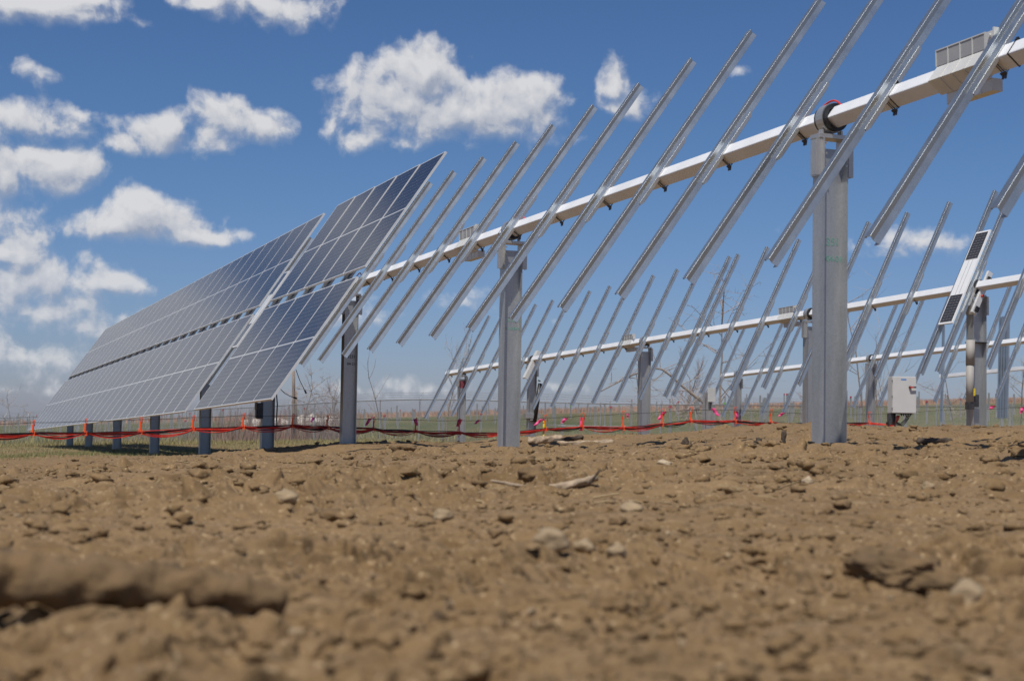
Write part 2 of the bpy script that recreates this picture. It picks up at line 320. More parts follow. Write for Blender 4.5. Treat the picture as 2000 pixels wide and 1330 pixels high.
def gz(x, y):
    x = np.asarray(x, float); y = np.asarray(y, float); sh = x.shape
    x = x.ravel(); y = y.ravel(); o = np.zeros(len(x)); B = 20000
    for i in range(0, len(x), B):
        p = _uv(x[i:i + B], y[i:i + B]); p[:, 0] = np.clip(p[:, 0], -2.2, 2.2)
        r2 = ((p[:, None] - _c[None]) ** 2).sum(-1)
        o[i:i + B] = (_phi(r2) @ _w[:_n] + _w[_n] + p @ _w[_n + 1:]) * (8 + np.maximum(y[i:i + B], 0))
    for mx, my, h, r in _M: o += h * np.exp(-((x - mx) ** 2 + (y - my) ** 2) / r ** 2)
    return o.reshape(sh)
def g1(x, y): return float(gz(np.array([x]), np.array([y]))[0])
def _hash(ix, iy, seed):
    h = (ix.astype(np.int64) * 374761393 + iy.astype(np.int64) * 668265263 + seed * 1274126177) & 0x7fffffff
    h = ((h ^ (h >> 13)) * 1274126177) & 0x7fffffff
    return ((h ^ (h >> 16)) & 0xffff) / 65535.
def perlin(x, y, seed):
    ix = np.floor(x); iy = np.floor(y); fx = x - ix; fy = y - iy
    ux = fx * fx * fx * (fx * (fx * 6 - 15) + 10); uy = fy * fy * fy * (fy * (fy * 6 - 15) + 10)
    def g(a, b):
        t = _hash(ix + a, iy + b, seed) * 6.2832; return np.cos(t) * (fx - a) + np.sin(t) * (fy - b)
    return (g(0, 0) * (1 - ux) + g(1, 0) * ux) * (1 - uy) + (g(0, 1) * (1 - ux) + g(1, 1) * ux) * uy
def clods(x, y, cell, seed, dens=.6):
    """rounded broken lumps: max over neighbouring cells of a skewed dome"""
    x = x / cell; y = y / cell; ix = np.floor(x); iy = np.floor(y); o = np.zeros_like(x)
    for a in (-1, 0, 1):
        for b in (-1, 0, 1):
            cx_, cy_ = ix + a, iy + b
            qx = cx_ + _hash(cx_, cy_, seed); qy = cy_ + _hash(cx_, cy_, seed + 1)
            R = .25 + .55 * _hash(cx_, cy_, seed + 2) ** 1.5; on = _hash(cx_, cy_, seed + 3) < dens
            an = _hash(cx_, cy_, seed + 4) * 3.14; ca, sa = np.cos(an), np.sin(an)
            dx, dy = x - qx, y - qy; e = .6 + .4 * _hash(cx_, cy_, seed + 5)
            q = ((dx * ca + dy * sa) ** 2 + ((-dx * sa + dy * ca) / e) ** 2) / R ** 2
            h = R * np.clip(1 - q, 0, 1) ** .45 * on
            o = np.maximum(o, h)
    return o * cell
def relief(x, y, full=False):
    r = np.hypot(x, y)
    wx = perlin(x * 3, y * 3, 50) * .12; wy = perlin(x * 3, y * 3, 51) * .12
    wx2 = wx + perlin(x * 14, y * 14, 52) * .03; wy2 = wy + perlin(x * 14, y * 14, 53) * .03
    rough = np.clip(.5 + 1.6 * perlin(x * .55 + 3, y * .55, 30), .12, 1.25)
    z = .045 * perlin(x * .5, y * .5, 1) + .028 * perlin(x * 1.3, y * 1.3, 2)
    b_ = 0
    for f_, a_, sd in ((1.7, .040, 60), (4.1, .038, 61), (9.3, .028, 62), (21., .017, 63), (47., .009, 64), (110., .0035, 65)):
        wq = .35 / f_; fade = np.clip(1.7 - r * .0042 * 3.2 * f_, 0, 1) if f_ > 3 else 1.
        n_ = np.abs(perlin((x + wx2) * f_ + wq, (y + wy2) * f_, sd)); b_ = b_ + fade * a_ * (n_ * 2.2 - .45)
    z += (.30 + .80 * rough) * b_
    cl_ = rough * (clods(x + wx, y + wy, .26, 11, .14) * .26 + clods(x + wx2, y + wy2, .08, 12, .35) * .6 + clods(x + wx2, y + wy2, .035, 13, .45) * .7 * np.clip(1.6 - r * .15, 0, 1)); z += cl_ - .012
    # keep the lens clear and let the far field smooth out
    near = np.clip((r - .3) / .9, .30, 1) 
    k_ = near * np.clip(1 - (r - 30) / 30, .0, 1)
    if full: return z * k_ - .006 * near, np.clip(b_ * (.3 + .8 * rough) + cl_, -.03, .09) * k_
    return z * k_ - .006 * near
lr = [0.0]; r = .3
rs = []
while r < 2600:
    rs.append(r); r *= 1 + (.0026 if r < 4 else .0042 if r < 10 else .0060 if r < 45 else .02 if r < 140 else .06)
rs = np.array(rs)
a_f = np.linspace(rad(-23), rad(23), 880); a_c1 = np.linspace(rad(-180), rad(-23), 70)[:-1]; a_c2 = np.linspace(rad(23), rad(180), 70)[1:-1]
an = np.concatenate([a_c1, a_f, a_c2]); NR, NA = len(rs), len(an)
X = rs[:, None] * np.sin(an)[None]; Y = rs[:, None] * np.cos(an)[None]
RZ, OV = relief(X, Y, True); Z = gz(X, Y) + RZ
# lumps lean over their own feet so that they have real undersides
th_ = 3.14 * perlin(X * .8, Y * .8, 90); OV = OV * np.minimum(1, rs[:, None] / 2.5)
X = X + OV * .5 * np.sin(th_); Y = Y - OV * .6 * np.cos(th_ * .6)
V = np.stack([X, Y, Z], -1).reshape(-1, 3); V = np.concatenate([V, [[0, 0, -.32]]])
i = np.arange(NR - 1)[:, None] * NA + np.arange(NA)[None]; j = np.arange(NR - 1)[:, None] * NA + (np.arange(NA)[None] + 1) % NA
Q = np.stack([i, i + NA, j + NA, j], -1).reshape(-1, 4)
T = np.stack([np.full(NA, NR * NA), np.arange(NA), (np.arange(NA) + 1) % NA], -1)
me = bpy.data.meshes.new('ground'); me.vertices.add(len(V)); me.vertices.foreach_set('co', V.ravel())
nl = Q.size + T.size; me.loops.add(nl); me.loops.foreach_set('vertex_index', np.concatenate([Q.ravel(), T.ravel()]).astype(np.int32))
me.polygons.add(len(Q) + len(T)); me.polygons.foreach_set('loop_start', np.concatenate([np.arange(len(Q)) * 4, Q.size + np.arange(len(T)) * 3]).astype(np.int32))
me.update(calc_edges=True); me.validate(); me.polygons.foreach_set('use_smooth', [True] * len(me.polygons))
ground = bpy.data.objects.new('ground', me); COL.objects.link(ground); ground['kind'] = 'structure'
# ground material: dirt, thin grass to the left, meadow beyond the fence
gm = bpy.data.materials.new('soil'); gm.use_nodes = True; t = gm.node_tree; b = t.nodes['Principled BSDF']; b.inputs['Roughness'].default_value = .95; b.inputs['Specular IOR Level'].default_value = .25
tcn = N(t, 'ShaderNodeTexCoord'); PO = tcn.outputs['Object']
def noise(sc_, det=6, ro=.6, vec=PO):
    n = N(t, 'ShaderNodeTexNoise'); n.inputs['Scale'].default_value = sc_; n.inputs['Detail'].default_value = det; n.inputs['Roughness'].default_value = ro; t.links.new(vec, n.inputs['Vector']); return n.outputs[0]
def mrange(v, a, b_, c=0., d=1.):
    n = N(t, 'ShaderNodeMapRange'); t.links.new(v, n.inputs[0]); n.inputs[1].default_value = a; n.inputs[2].default_value = b_; n.inputs[3].default_value = c; n.inputs[4].default_value = d; return n.outputs[0]
c1 = mixc(t, mrange(noise(.9), .3, .7), (.156, .098, .045), (.262, .170, .083))
c1 = mixc(t, mrange(noise(2.3, 8, .7), .52, .66, 0, .55), c1, (.060, .035, .015))  # dark mottling, here and in the next mix, stands in for crevice shade
c1 = mixc(t, mrange(noise(9), .42, .58), c1, mixc(t, noise(30), (.055, .033, .014), (.365, .245, .130)))
c1 = mixc(t, mrange(noise(55, 3), .60, .72), c1, (.430, .315, .185))
c1 = mixc(t, mrange(noise(38, 4), .62, .74), c1, (.050, .030, .014))  # small dark specks: crevice shade put into the colour at random
sp = N(t, 'ShaderNodeSeparateXYZ'); t.links.new(PO, sp.inputs[0])
yy = sp.outputs[1]; xx = sp.outputs[0]
# thin grass on the left side of the site and toward the fence
left = mrange(mth(t, 'MULTIPLY_ADD', xx, -1.0, mth(t, 'MULTIPLY', yy, -.02)), 4.2, 8.5)
far_ = mrange(yy, 27, 40)
gmask = mth(t, 'MULTIPLY', mth(t, 'MAXIMUM', left, mrange(yy, 42, 60)), far_)
gmask = mth(t, 'MULTIPLY', gmask, mrange(noise(.6, 8, .7), .42, .56))
gr = mixc(t, mrange(noise(2.5, 8, .7), .35, .65), (.085, .090, .028), (.24, .185, .095))
c1 = mixc(t, gmask, c1, gr)
# meadow beyond the fence
mea = mixc(t, mrange(noise(.03, 8, .7), .4, .6), (.060, .085, .020), (.125, .120, .045))
mea = mixc(t, mrange(noise(.25, 8, .8), .45, .7), mea, (.18, .135, .07))
c1 = mixc(t, mrange(mth(t, 'MULTIPLY_ADD', noise(.05), 30., yy), 92, 104), c1, mea)
tan_ = mixc(t, noise(.02), (.30, .18, .12), (.24, .18, .10))
c1 = mixc(t, mrange(mth(t, 'MULTIPLY_ADD', noise(.02), 60., yy), 290, 380), c1, tan_)
t.links.new(c1, b.inputs['Base Color'])
bp = N(t, 'ShaderNodeBump'); bp.inputs['Strength'].default_value = .5; bp.inputs['Distance'].default_value = .01
t.links.new(mth(t, 'ADD', noise(38, 9, .75), mth(t, 'MULTIPLY', noise(150, 5), .4)), bp.inputs['Height']); t.links.new(bp.outputs[0], b.inputs['Normal'])
me.materials.append(gm)
# ------------------------------------------------------------------ solar trackers
def cylsec(r, n): return [(r * math.cos(2 * math.pi * k / n), r * math.sin(2 * math.pi * k / n)) for k in range(n)]
# tracker origin for parts: everything in world space, the parent stays at its base
def put(o, root):
    o.parent = root; o.matrix_parent_inverse = Matrix.Translation(root.location).inverted(); return o
# rail section in (D, N): web faces the camera, both flanges run away from it
th = .004
WEB = [(0, 0), (.007, -.030), (0, -.072)]
def rail_meshes(lo, up, hi=True):
    """local axes: x = D, y = U, z = N"""
    m = MB()
    outer = [(.060, -.014), (.062, -.004), (.058, .001), (.0006, 0), (0, -.0006), (.012, -.040), (0, -.0865), (.0015, -.088), (.050, -.088)]
    inner = [(.050, -.088 + th), (.006, -.088 + th), (.0045, -.083), (.012 + th, -.040), (.0045, -.006), (.006, -th), (.055, -th), (.060 - th, -.006), (.060 - th, -.014)]
    sec = outer + inner
    m.prism(sec, (0, -lo, 0), (0, up, 0), (1, 0, 0), (0, 0, 1), caps=False)
    n = len(outer); k = len(m.v) // 2
    # end caps as quads between outer and inner outline
    for e in (0, 1):
        for q in range(n - 1): m.f.append((e * k + q, e * k + q + 1, e * k + 2 * n - 2 - q, e * k + 2 * n - 1 - q))
    return m
RAILM = {}
def local(root, P, D, U, Nn):
    M = Matrix(((D[0], U[0], Nn[0], P[0]), (D[1], U[1], Nn[1], P[1]), (D[2], U[2], Nn[2], P[2]), (0, 0, 0, 1)))
    return Matrix.Translation(-Vector(root.location)) @ M
def bracket_mesh():
    m = MB()
    # deeper saddle channel nested on the back of the rail round the tube
    pts = [(-.40, -.070), (.44, -.070), (.44, -.092), (.41, -.102), (-.37, -.102), (-.40, -.092)]
    for x0, x1 in ((-.0045, -.0005),):
        vs = [(x0, y, z) for y, z in pts] + [(x1, y, z) for y, z in pts]; n = 6
        m.add(vs, [tuple(range(n)), tuple(range(n, 2 * n))[::-1]] + [(a, (a + 1) % n, n + (a + 1) % n, n + a) for a in range(n)])
    m.box((.022, .02, -.1035), .050, .76, .003)
    return m
def clamp_mesh():
    m = MB(); a = .074
    # U bolt round the tube with nuts hanging out at the lower corner
    c = -TOFF
    m.tube([(.03, -a, c + a), (.03, -a, c - a), (.03, a, c - a), (.03, a, c + a)], .004, 5)
    m.tube([(.05, -a, c + a), (.05, -a, c - a), (.05, a, c - a), (.05, a, c + a)], .004, 5)
    m.box((.04, -a - .006, c - a + .01), .05, .012, .022); m.tube([(.03, -a, c - a), (.03, -a - .03, c - a - .015)], .008, 6); m.tube([(.055, -a, c - a), (.055, -a - .03, c - a - .015)], .008, 6)
    return m
def strap_mesh():
    m = MB(); c = -TOFF; a = .065
    m.prism([(-a, c - a), (a, c - a), (a, c + a), (-a, c + a)], (-.005, 0, 0), (.005, 0, 0), (0, 1, 0), (0, 0, 1))
    m.box((0, a + .008, c + a * .9), .02, .03, .02)
    return m
_cache = {}
def inst(name, key, maker, mat, root, M, parent=None, smooth=False):
    if key not in _cache:
        o = maker().build(name, mat, None, smooth); _cache[key] = o.data
    else:
        o = bpy.data.objects.new(name, _cache[key]); COL.objects.link(o)
    o.parent = root; o.matrix_basis = M
    return o
def child(name, key, maker, mat, parent, smooth=False):
    o = inst(name, key, maker, mat, parent, Matrix.Identity(4), smooth=smooth); return o
def tube_part(root, fr, s0, s1, name='torque_tube'):
    m = MB(); a = .062; c = .010
    sec = [(-a + c, -a), (a - c, -a), (a - c * .3, -a + c * .3), (a, -a + c), (a, a - c), (a - c * .3, a - c * .3), (a - c, a), (-a + c, a), (-a + c * .3, a - c * .3), (-a, a - c), (-a, -a + c), (-a + c * .3, -a + c * .3)]
    k = max(1, int((s1 - s0) / 1.5)); ss = [s0 + (s1 - s0) * i_ / k for i_ in range(k + 1)]; vs = []
    for s_ in ss:
        P, D, U, Nn = fr(s_); C = P - Nn * TOFF - np.array(root.location)
        vs += [C + U * p + Nn * q for p, q in sec]
    n = 12; fs = [(i_ * n + a_, i_ * n + (a_ + 1) % n, (i_ + 1) * n + (a_ + 1) % n, (i_ + 1) * n + a_) for i_ in range(k) for a_ in range(n)]
    fs += [tuple(range(n))[::-1], tuple(k * n + a_ for a_ in range(n))]
    m.add(vs, fs); return m.build(name, M_TUBE, root)
def rail(root, fr, s, lo, up, detail=True):
    P, D, U, Nn = fr(s)
    r_ = inst('module_rail', ('rail', lo, up), lambda: rail_meshes(lo, up), M_RAIL, root, local(root, P, D, U, Nn))
    child('rail_bracket', 'brk', bracket_mesh, M_BRKT, r_)
    if detail: child('u_bolt', 'clamp', clamp_mesh, M_DRKSTEEL, r_)
    return r_
MW, ML = 1.134, 2.28
def glass_mesh():
    m = MB(); w, h = 1.104 / 2, 2.25 / 2
    m.add([(-w, -h, .0335), (w, -h, .0335), (w, h, .0335), (-w, h, .0335), (-w, -h, .028), (w, -h, .028), (w, h, .028), (-w, h, .028)], [(0, 1, 2, 3), (7, 6, 5, 4), (0, 4, 5, 1), (1, 5, 6, 2), (2, 6, 7, 3), (3, 7, 4, 0)]); return m
def mframe_mesh():
    m = MB(); w, h = MW / 2, ML / 2; q = .015
    m.box((0, -h + q / 2, .0175), MW, q, .035); m.box((0, h - q / 2, .0175), MW, q, .035)
    m.box((-w + q / 2, 0, .0175), q, ML - 2 * q, .035); m.box((w - q / 2, 0, .0175), q, ML - 2 * q, .035)
    return m
def module(root, fr, s, u, lift=.011):
    P, D, U, Nn = fr(s)
    g = inst('solar_panel', 'glass', glass_mesh, M_PV, root, local(root, P + U * u + Nn * lift, D, U, Nn))
    child('panel_frame', 'mfr', mframe_mesh, M_ALU, g); return g
def strap(root, fr, s):
    P, D, U, Nn = fr(s); return inst('strap', 'strap', strap_mesh, M_BLK, root, local(root, P, D, U, Nn))
def coupling(root, fr, s, sc_=1.):
    """folded sleeve that joins two lengths of tube: fins above, box below"""
    P, D, U, Nn = fr(s); M = local(root, P - Nn * TOFF, D, U, Nn)
    tl = math.atan2(Nn[2], U[2]); Zl = np.array([0, math.cos(tl), math.sin(tl)]); Hl = np.array([0, math.sin(tl), -math.cos(tl)])
    XL = np.array([1., 0, 0]); L = .25; a = .074
    def sleeve():
        m = MB()
        m.prism([(-a, -a), (a, -a), (a, a), (-a, a)], (-L, 0, 0), (L, 0, 0), (0, 1, 0), (0, 0, 1))
        for k in range(1, 4):
            x = -L + 2 * L * k / 4; m.box((x, 0, a + .003), .008, 2 * a + .01, .006); m.box((x, -a - .003, 0), .005, .006, 2 * a)
        c0 = np.array([0, -a, -a]) + Hl * .05 - Zl * .035
        m.box(c0 + XL * -.03, .46, .09, .085, XL, Hl, Zl)
        for k in range(1, 4): m.box(c0 - Hl * .046 + XL * (-.28 + .125 * k), .004, .004, .10, XL, Hl, Zl)
        return m
    def fins():
        m = MB(); c0 = np.array([0, a, a]) + Zl * .05 + Hl * .0; m.box(c0, 2 * L, .02, .11, XL, Hl, Zl); return m
    def ribs():
        m = MB(); c0 = np.array([0, a, a]) + Zl * .05
        for k in range(5): m.box(c0 + XL * (-L + 2 * L * k / 4) - Hl * .012, .008, .006, .112, XL, Hl, Zl)
        m.box(c0 + Zl * .058, 2 * L + .01, .03, .008, XL, Hl, Zl); m.box(c0 - XL * (L + .06), .10, .03, .11, XL, Hl, Zl); m.box(c0 - XL * (L + .125) - Hl * .02, .012, .06, .12, XL, Hl, Zl)
        m.tube([c0 - XL * (L + .06) - Hl * .02 + Zl * .02, c0 - XL * (L + .06) - Hl * .035 + Zl * .02], .014, 8)
        return m
    c_ = inst('tube_coupling', ('sleeve', id(fr)), sleeve, M_COUP, root, M)
    child('grey_plate', ('fins', id(fr)), fins, M_CGRY, c_); child('plate_ribs', ('ribs', id(fr)), ribs, M_COUP, c_)
    return c_
def aux_panel(root, fr, s, u, W=.34, L=1.78):
    P, D, U, Nn = fr(s); M = local(root, P + U * u + Nn * .012, D, U, Nn)
    def body():
        m = MB(); w, h = W / 2, L / 2
        m.box((0, 0, .014), W, L, .028); return m
    def grid():
        m = MB()
        for x in (-.045, .045): m.box((x, 0, .0305), .004, .66, .004)
        return m
    def cell():
        m = MB(); m.box((0, 0, .002), .30, .52, .004); return m
    a = inst('small_panel', 'aux', body, M_WHITE, root, M)
    child('seam', 'auxg', grid, M_CGRY, a)
    for y in (-.60, .60): inst('cell_block', 'auxc', cell, M_PVS, a, Matrix.Translation((0, y, .0285)))
    return a
def red_loop(root, fr, s):
    P, D, U, Nn = fr(s); o_ = np.array(root.location)
    m = MB(); pts = []
    for k in range(13):
        a = math.pi * k / 12; C = P - Nn * TOFF + D * (.20 - .40 * k / 12) + (U + Nn * .3) * (.07 + .10 * math.sin(a)) - o_; pts.append(C)
    m.tube(pts, .008, 6); return m.build('jumper_cable', M_RED, root, True)
# row 1 ---------------------------------------------------------------
P, D, U, Nn = fr1(-9)
T1 = empty('solar_tracker', tuple(P), 'nearest tracker row, bare rails at right and dark solar panels at left', 'solar tracker', 'solar tracker rows')
tube_part(T1, fr1, -13.5, 11.62); tube_part(T1, fr1, 12.10, 42.2)
for k in range(-3, 14): rail(T1, fr1, (k - 8) * 1.15 if k < 13 else 5.605, 1.699, 1.809)
s_ke = 5.6132
for j in range(5):
    for u in (.099 + ML / 2, -(.099 + ML / 2)): module(T1, fr1, s_ke + (j + .5) * 1.15 + .01, u)
for j in range(1, 6): rail(T1, fr1, s_ke + j * 1.15 - .02 - (.06 if j == 5 else 0), 1.699, 1.809)
aux_panel(T1, fr1, 11.78, -.05)
for j in range(26):
    for u in (.099 + ML / 2, -(.099 + ML / 2)): module(T1, fr1, 12.263 + (j + .5) * 1.1457, u)
for j in range(0, 27): rail(T1, fr1, 12.263 + j * 1.1457 - (.03 if j else .012), 1.699, 1.809, False)
coupling(T1, fr1, -7.62); coupling(T1, fr1, 1.62)
for s_ in (-8.55, -7.9 - .25, -6.9, -5.72, -4.55, -3.35, -2.2, -6.1, .45, 2.7, 3.85, 5.0, -10.4): strap(T1, fr1, s_)
red_loop(T1, fr1, -6.0); red_loop(T1, fr1, .12); red_loop(T1, fr1, 6.35)
# row 2 ---------------------------------------------------------------
P, D, U, Nn = fr2(0)
T2 = empty('solar_tracker', tuple(P), 'second tracker row of bare rails, carrying one small white panel at right', 'solar tracker', 'solar tracker rows')
tube_part(T2, fr2, -17, 15.35)
for k in range(0, 14): rail(T2, fr2, k * 1.15, 1.664, 1.87)
for k in range(0, 8): rail(T2, fr2, -.36 - k * 1.15, 1.664, 1.87)
for k in range(0, 6): rail(T2, fr2, -8.83 - k * 1.15, 1.664, 1.87)
aux_panel(T2, fr2, -8.60, .10)
coupling(T2, fr2, 3.3); coupling(T2, fr2, -3.35); coupling(T2, fr2, -10.6)
# rows 3 and 4 ---------------------------------------------------------
P, D, U, Nn = fr3(0)
T3 = empty('solar_tracker', tuple(P), 'third tracker row of bare rails, starting right of centre behind the second row', 'solar tracker', 'solar tracker rows')
tube_part(T3, fr3, -20, .15)
for k in range(0, 17): rail(T3, fr3, -.1 - k * 1.15, 1.664, 1.87, False)
coupling(T3, fr3, -12.2)
P, D, U, Nn = fr4(0)
T4 = empty('solar_tracker', tuple(P), 'farthest tracker row at right edge, its upright rails mostly bundled together', 'solar tracker', 'solar tracker rows')
tube_part(T4, fr4, -12, .2)
for s_ in (-.05, -3.0, -3.13, -3.26, -3.39): rail(T4, fr4, s_, 1.664, 1.85, False)
# ------------------------------------------------------------------ steel posts
def solve_s(fr, px, a, b):
    def f(s):
        P, D, U, Nn = fr(s); C = P - Nn * TOFF; z = g1(C[0], C[1]); return proj((C[0], C[1], z))[0] - px
    fa = f(a)
    for _ in range(30):
        m_ = (a + b) / 2; fm = f(m_)
        if (fm > 0) == (fa > 0): a, fa = m_, fm
        else: b = m_
    return (a + b) / 2
HF = np.array([H0[0], H0[1], 0]); DF = np.array([D0[0], D0[1], 0]); ZF = np.array([0, 0, 1.])
def hbeam(h, b, tf=.009, tw=.007):
    """section in (H, D): h across, flanges b wide"""
    a, c = h / 2, b / 2
    return [(-a, -c), (-a + tf, -c), (-a + tf, -tw / 2), (a - tf, -tw / 2), (a - tf, -c), (a, -c), (a, c), (a - tf, c), (a - tf, tw / 2), (-a + tf, tw / 2), (-a + tf, c), (-a, c)]
def text_part(root, s, p, size, mat, xax, yax):
    c_ = bpy.data.curves.new('marking', 'FONT'); c_.body = s; c_.size = size; c_.extrude = .0006; c_.align_x = 'CENTER'; c_.offset = .001
    o = bpy.data.objects.new('marking', c_); COL.objects.link(o)
    dg = bpy.context.evaluated_depsgraph_get(); mm = bpy.data.meshes.new_from_object(o.evaluated_get(dg)); bpy.data.objects.remove(o)
    mm.materials.clear(); mm.materials.append(mat)
    o = bpy.data.objects.new('marking', mm); COL.objects.link(o); zax = np.cross(xax, yax)
    o.parent = root; o.matrix_basis = Matrix(((xax[0], yax[0], zax[0], p[0]), (xax[1], yax[1], zax[1], p[1]), (xax[2], yax[2], zax[2], p[2]), (0, 0, 0, 1)))
    return o
def post(fr, s, label, h=.225, b=.15, bearing=True, detail=True, mat=None):
    P, D, U, Nn = fr(s); C = P - Nn * TOFF; x, y = C[0], C[1]; z0 = g1(x, y); zt = C[2]
    o = empty('steel_post', (x, y, z0), label, 'steel post', 'steel posts under the tracker rows')
    top = zt - z0 - (.24 if detail else .16)
    m = MB(); m.prism(hbeam(h, b), (0, 0, -.6), (0, 0, top), HF, DF); m.build('shaft', mat or M_POST, o)
    if bearing:
        m = MB(); zc = zt - z0
        # bearing housing: ring round the tube on a cross channel carried by two side angles
        ring = MB(); n = 24; R1, R0 = .118, .105
        for e, w in ((-.045, .09),):
            vs = []
            for k in range(n):
                a = 2 * math.pi * k / n
                for rr, dd in ((R0, e), (R1, e), (R1, e + w), (R0, e + w)): vs.append(np.array([0, 0, zc]) + U * math.cos(a) * rr + Nn * math.sin(a) * rr + D * dd)
            fs = [(4 * k + q, 4 * k + (q + 1) % 4, 4 * ((k + 1) % n) + (q + 1) % 4, 4 * ((k + 1) % n) + q) for k in range(n) for q in range(4)]
            ring.add(vs, fs)
        ring.build('bearing_ring', M_BRKT, o, False)
        bl = MB()
        for e0, e1, R in ((-.075, -.047, .112), (.047, .07, .112)):
            vs = []
            for k in range(n):
                a = 2 * math.pi * k / n
                for rr, dd in ((.082, e0), (R, e0), (R, e1), (.082, e1)): vs.append(np.array([0, 0, zc]) + U * math.cos(a) * rr + Nn * math.sin(a) * rr + D * dd)
            bl.add(vs, [(4 * k + q, 4 * k + (q + 1) % 4, 4 * ((k + 1) % n) + (q + 1) % 4, 4 * ((k + 1) % n) + q) for k in range(n) for q in range(4)])
        bl.build('bushing', M_BLK, o)
        sd = MB(); sd.box((0, 0, zc - .150), .30, .13, .035, HF, DF, ZF)
        sd.box(HF * -.09 + ZF * (zc - .115), .02, .05, .05, HF, DF, ZF); sd.box(HF * .09 + ZF * (zc - .115), .02, .05, .05, HF, DF, ZF)
        sd.build('cross_channel', M_BRKT, o, bevel=.003)
        an_ = MB(); zt_ = zc - .160
        for sg in (-1, 1):
            xo = sg * (h / 2 + .004)
            an_.box(HF * xo + ZF * (zt_ - .15), .008, b + .02, .30, HF, DF, ZF)
            an_.box(HF * (xo + sg * .030) + DF * -(b / 2 - .02) + ZF * (zt_ - .15), .052, .006, .30, HF, DF, ZF)
            an_.box(HF * (xo + sg * .058) + DF * -(b / 2 - .055) + ZF * (zt_ - .16), .006, .07, .28, HF, DF, ZF)
            for zz in (.05, .13, .22): an_.box(HF * (xo - sg * .02) + DF * (-b / 2 - .004) + ZF * (zt_ - zz), .014, .01, .014, HF, DF, ZF)
        an_.build('side_bracket', M_BRKT, o)
    return o, (x, y, z0, zt)
R1 = [(1619, -8, -4, 'tall galvanised steel post nearest the camera, right of centre'),
      (993, -3, 3, 'tall central steel post with faint green writing, under the nearest row of rails'),
      (679, 3, 9, 'dark weathered steel post just right of the near block of solar panels'),
      (521, 9, 14, 'dark steel post with actuator box under the near panel block'),
      (399, 14, 20, 'steel post between the two panel blocks, its foot beside the dark panel shadow'),
      (301, 20, 26, 'fifth steel post along the panel row, in full panel shade left of the block gap'),
      (228, 26, 33, 'shaded steel post under the long panel block, third from its far end'),
      (173, 32, 40, 'shaded steel post under the long panel block, second from its far end'),
      (136, 37, 46, 'last and smallest steel post under the far left end of the panels')]
info1 = []
for px, a, b_, lab in R1:
    s_ = solve_s(fr1, px, a, b_); info1.append(post(fr1, s_, lab, .225 if px > 600 else .24, .15))
def facepos(x, y, z): return HF * x + DF * y + ZF * z
o, (x, y, z0, zt) = info1[0]
text_part(o, '351', facepos(.022, -.0045, 1.53), .085, M_GRNP, HF, ZF); text_part(o, '-04-01', facepos(.025, -.0045, 1.405), .065, M_GRNP, HF, ZF)
o = info1[1][0]
text_part(o, '1370', facepos(.03, -.0045, 1.48), .07, M_GRNP, HF, ZF); text_part(o, '11-04-01', facepos(.03, -.0045, 1.385), .055, M_GRNP, HF, ZF)
o = info1[2][0]
text_part(o, '9231', facepos(.03, -.0045, 1.36), .07, M_BLKP, HF, ZF); text_part(o, '04-21', facepos(.03, -.0045, 1.25), .06, M_BLKP, HF, ZF)
# actuator box and cable on the fourth post
o, (x, y, z0, zt) = info1[3]
m = MB(); m.box(facepos(-.17, -.06, .78), .11, .12, .30, HF, DF, ZF); m.box(facepos(-.17, -.124, .70), .05, .02, .07, HF, DF, ZF); m.build('actuator_box', M_DRKSTEEL, o, bevel=.006)
m = MB(); m.tube([facepos(-.245, -.08, .80), facepos(-.245, -.08, 1.5)], .028, 10); m.tube([facepos(-.245, -.08, .64), facepos(-.245, -.08, .80)], .018, 8); m.build('actuator_rod', M_BEIGE, o, True)
m = MB(); m.tube([facepos(.14, 0, 1.3), facepos(.17, -.05, .9), facepos(.16, -.05, .6), facepos(.19, 0, .46)], .012, 6); m.build('drop_cable', M_CBLK, o, True)
R2 = [(1907, -12, -6, 'pale steel post with a grey damper cylinder, standing right of the switch box'),
      (1581, -7, -1, 'narrow steel post half hidden by the left edge of the nearest tall post'),
      (1257, -1, 5, 'steel post of the second row standing alone in front of the fence, right of centre'),
      (1037, 5, 12, 'stubby steel post with black damper and tilted plate just right of the central post'),
      (900, 11, 16, 'reddish topped steel post near the left end of the second row')]
info2 = []
for px, a, b_, lab in R2:
    s_ = solve_s(fr2, px, a, b_); info2.append((s_, post(fr2, s_, lab, .27 if px in (1907, 1257) else .23, .17 if px == 1907 else .14)))
# motor post at right
s_, (o, (x, y, z0, zt)) = info2[0]
m = MB(); m.tube([facepos(-.20, -.08, .42), facepos(-.20, -.08, 1.02)], .062, 16); m.tube([facepos(-.20, -.08, 1.02), facepos(-.19, -.08, 1.42)], .070, 16); m.build('damper', M_BEIGE, o, True)
m = MB(); m.box(facepos(-.205, -.08, .36), .11, .10, .12, HF, DF, ZF); m.box(facepos(-.12, -.10, .44), .16, .02, .20, HF, DF, ZF); m.build('damper_foot', M_DRKSTEEL, o, bevel=.004)
m = MB(); m.box(facepos(-.17, -.149, .58), .035, .004, .12, HF, DF, ZF); m.build('warning_sticker', M_YEL, o)
m = MB(); m.prism([(-.15, -.10), (.15, -.10), (.15, .10), (-.15, .10)], ZF * 1.38, ZF * 1.395, HF, DF); m.build('tie_strap', M_BLK, o)
P, D, U, Nn = fr2(s_ - .05)
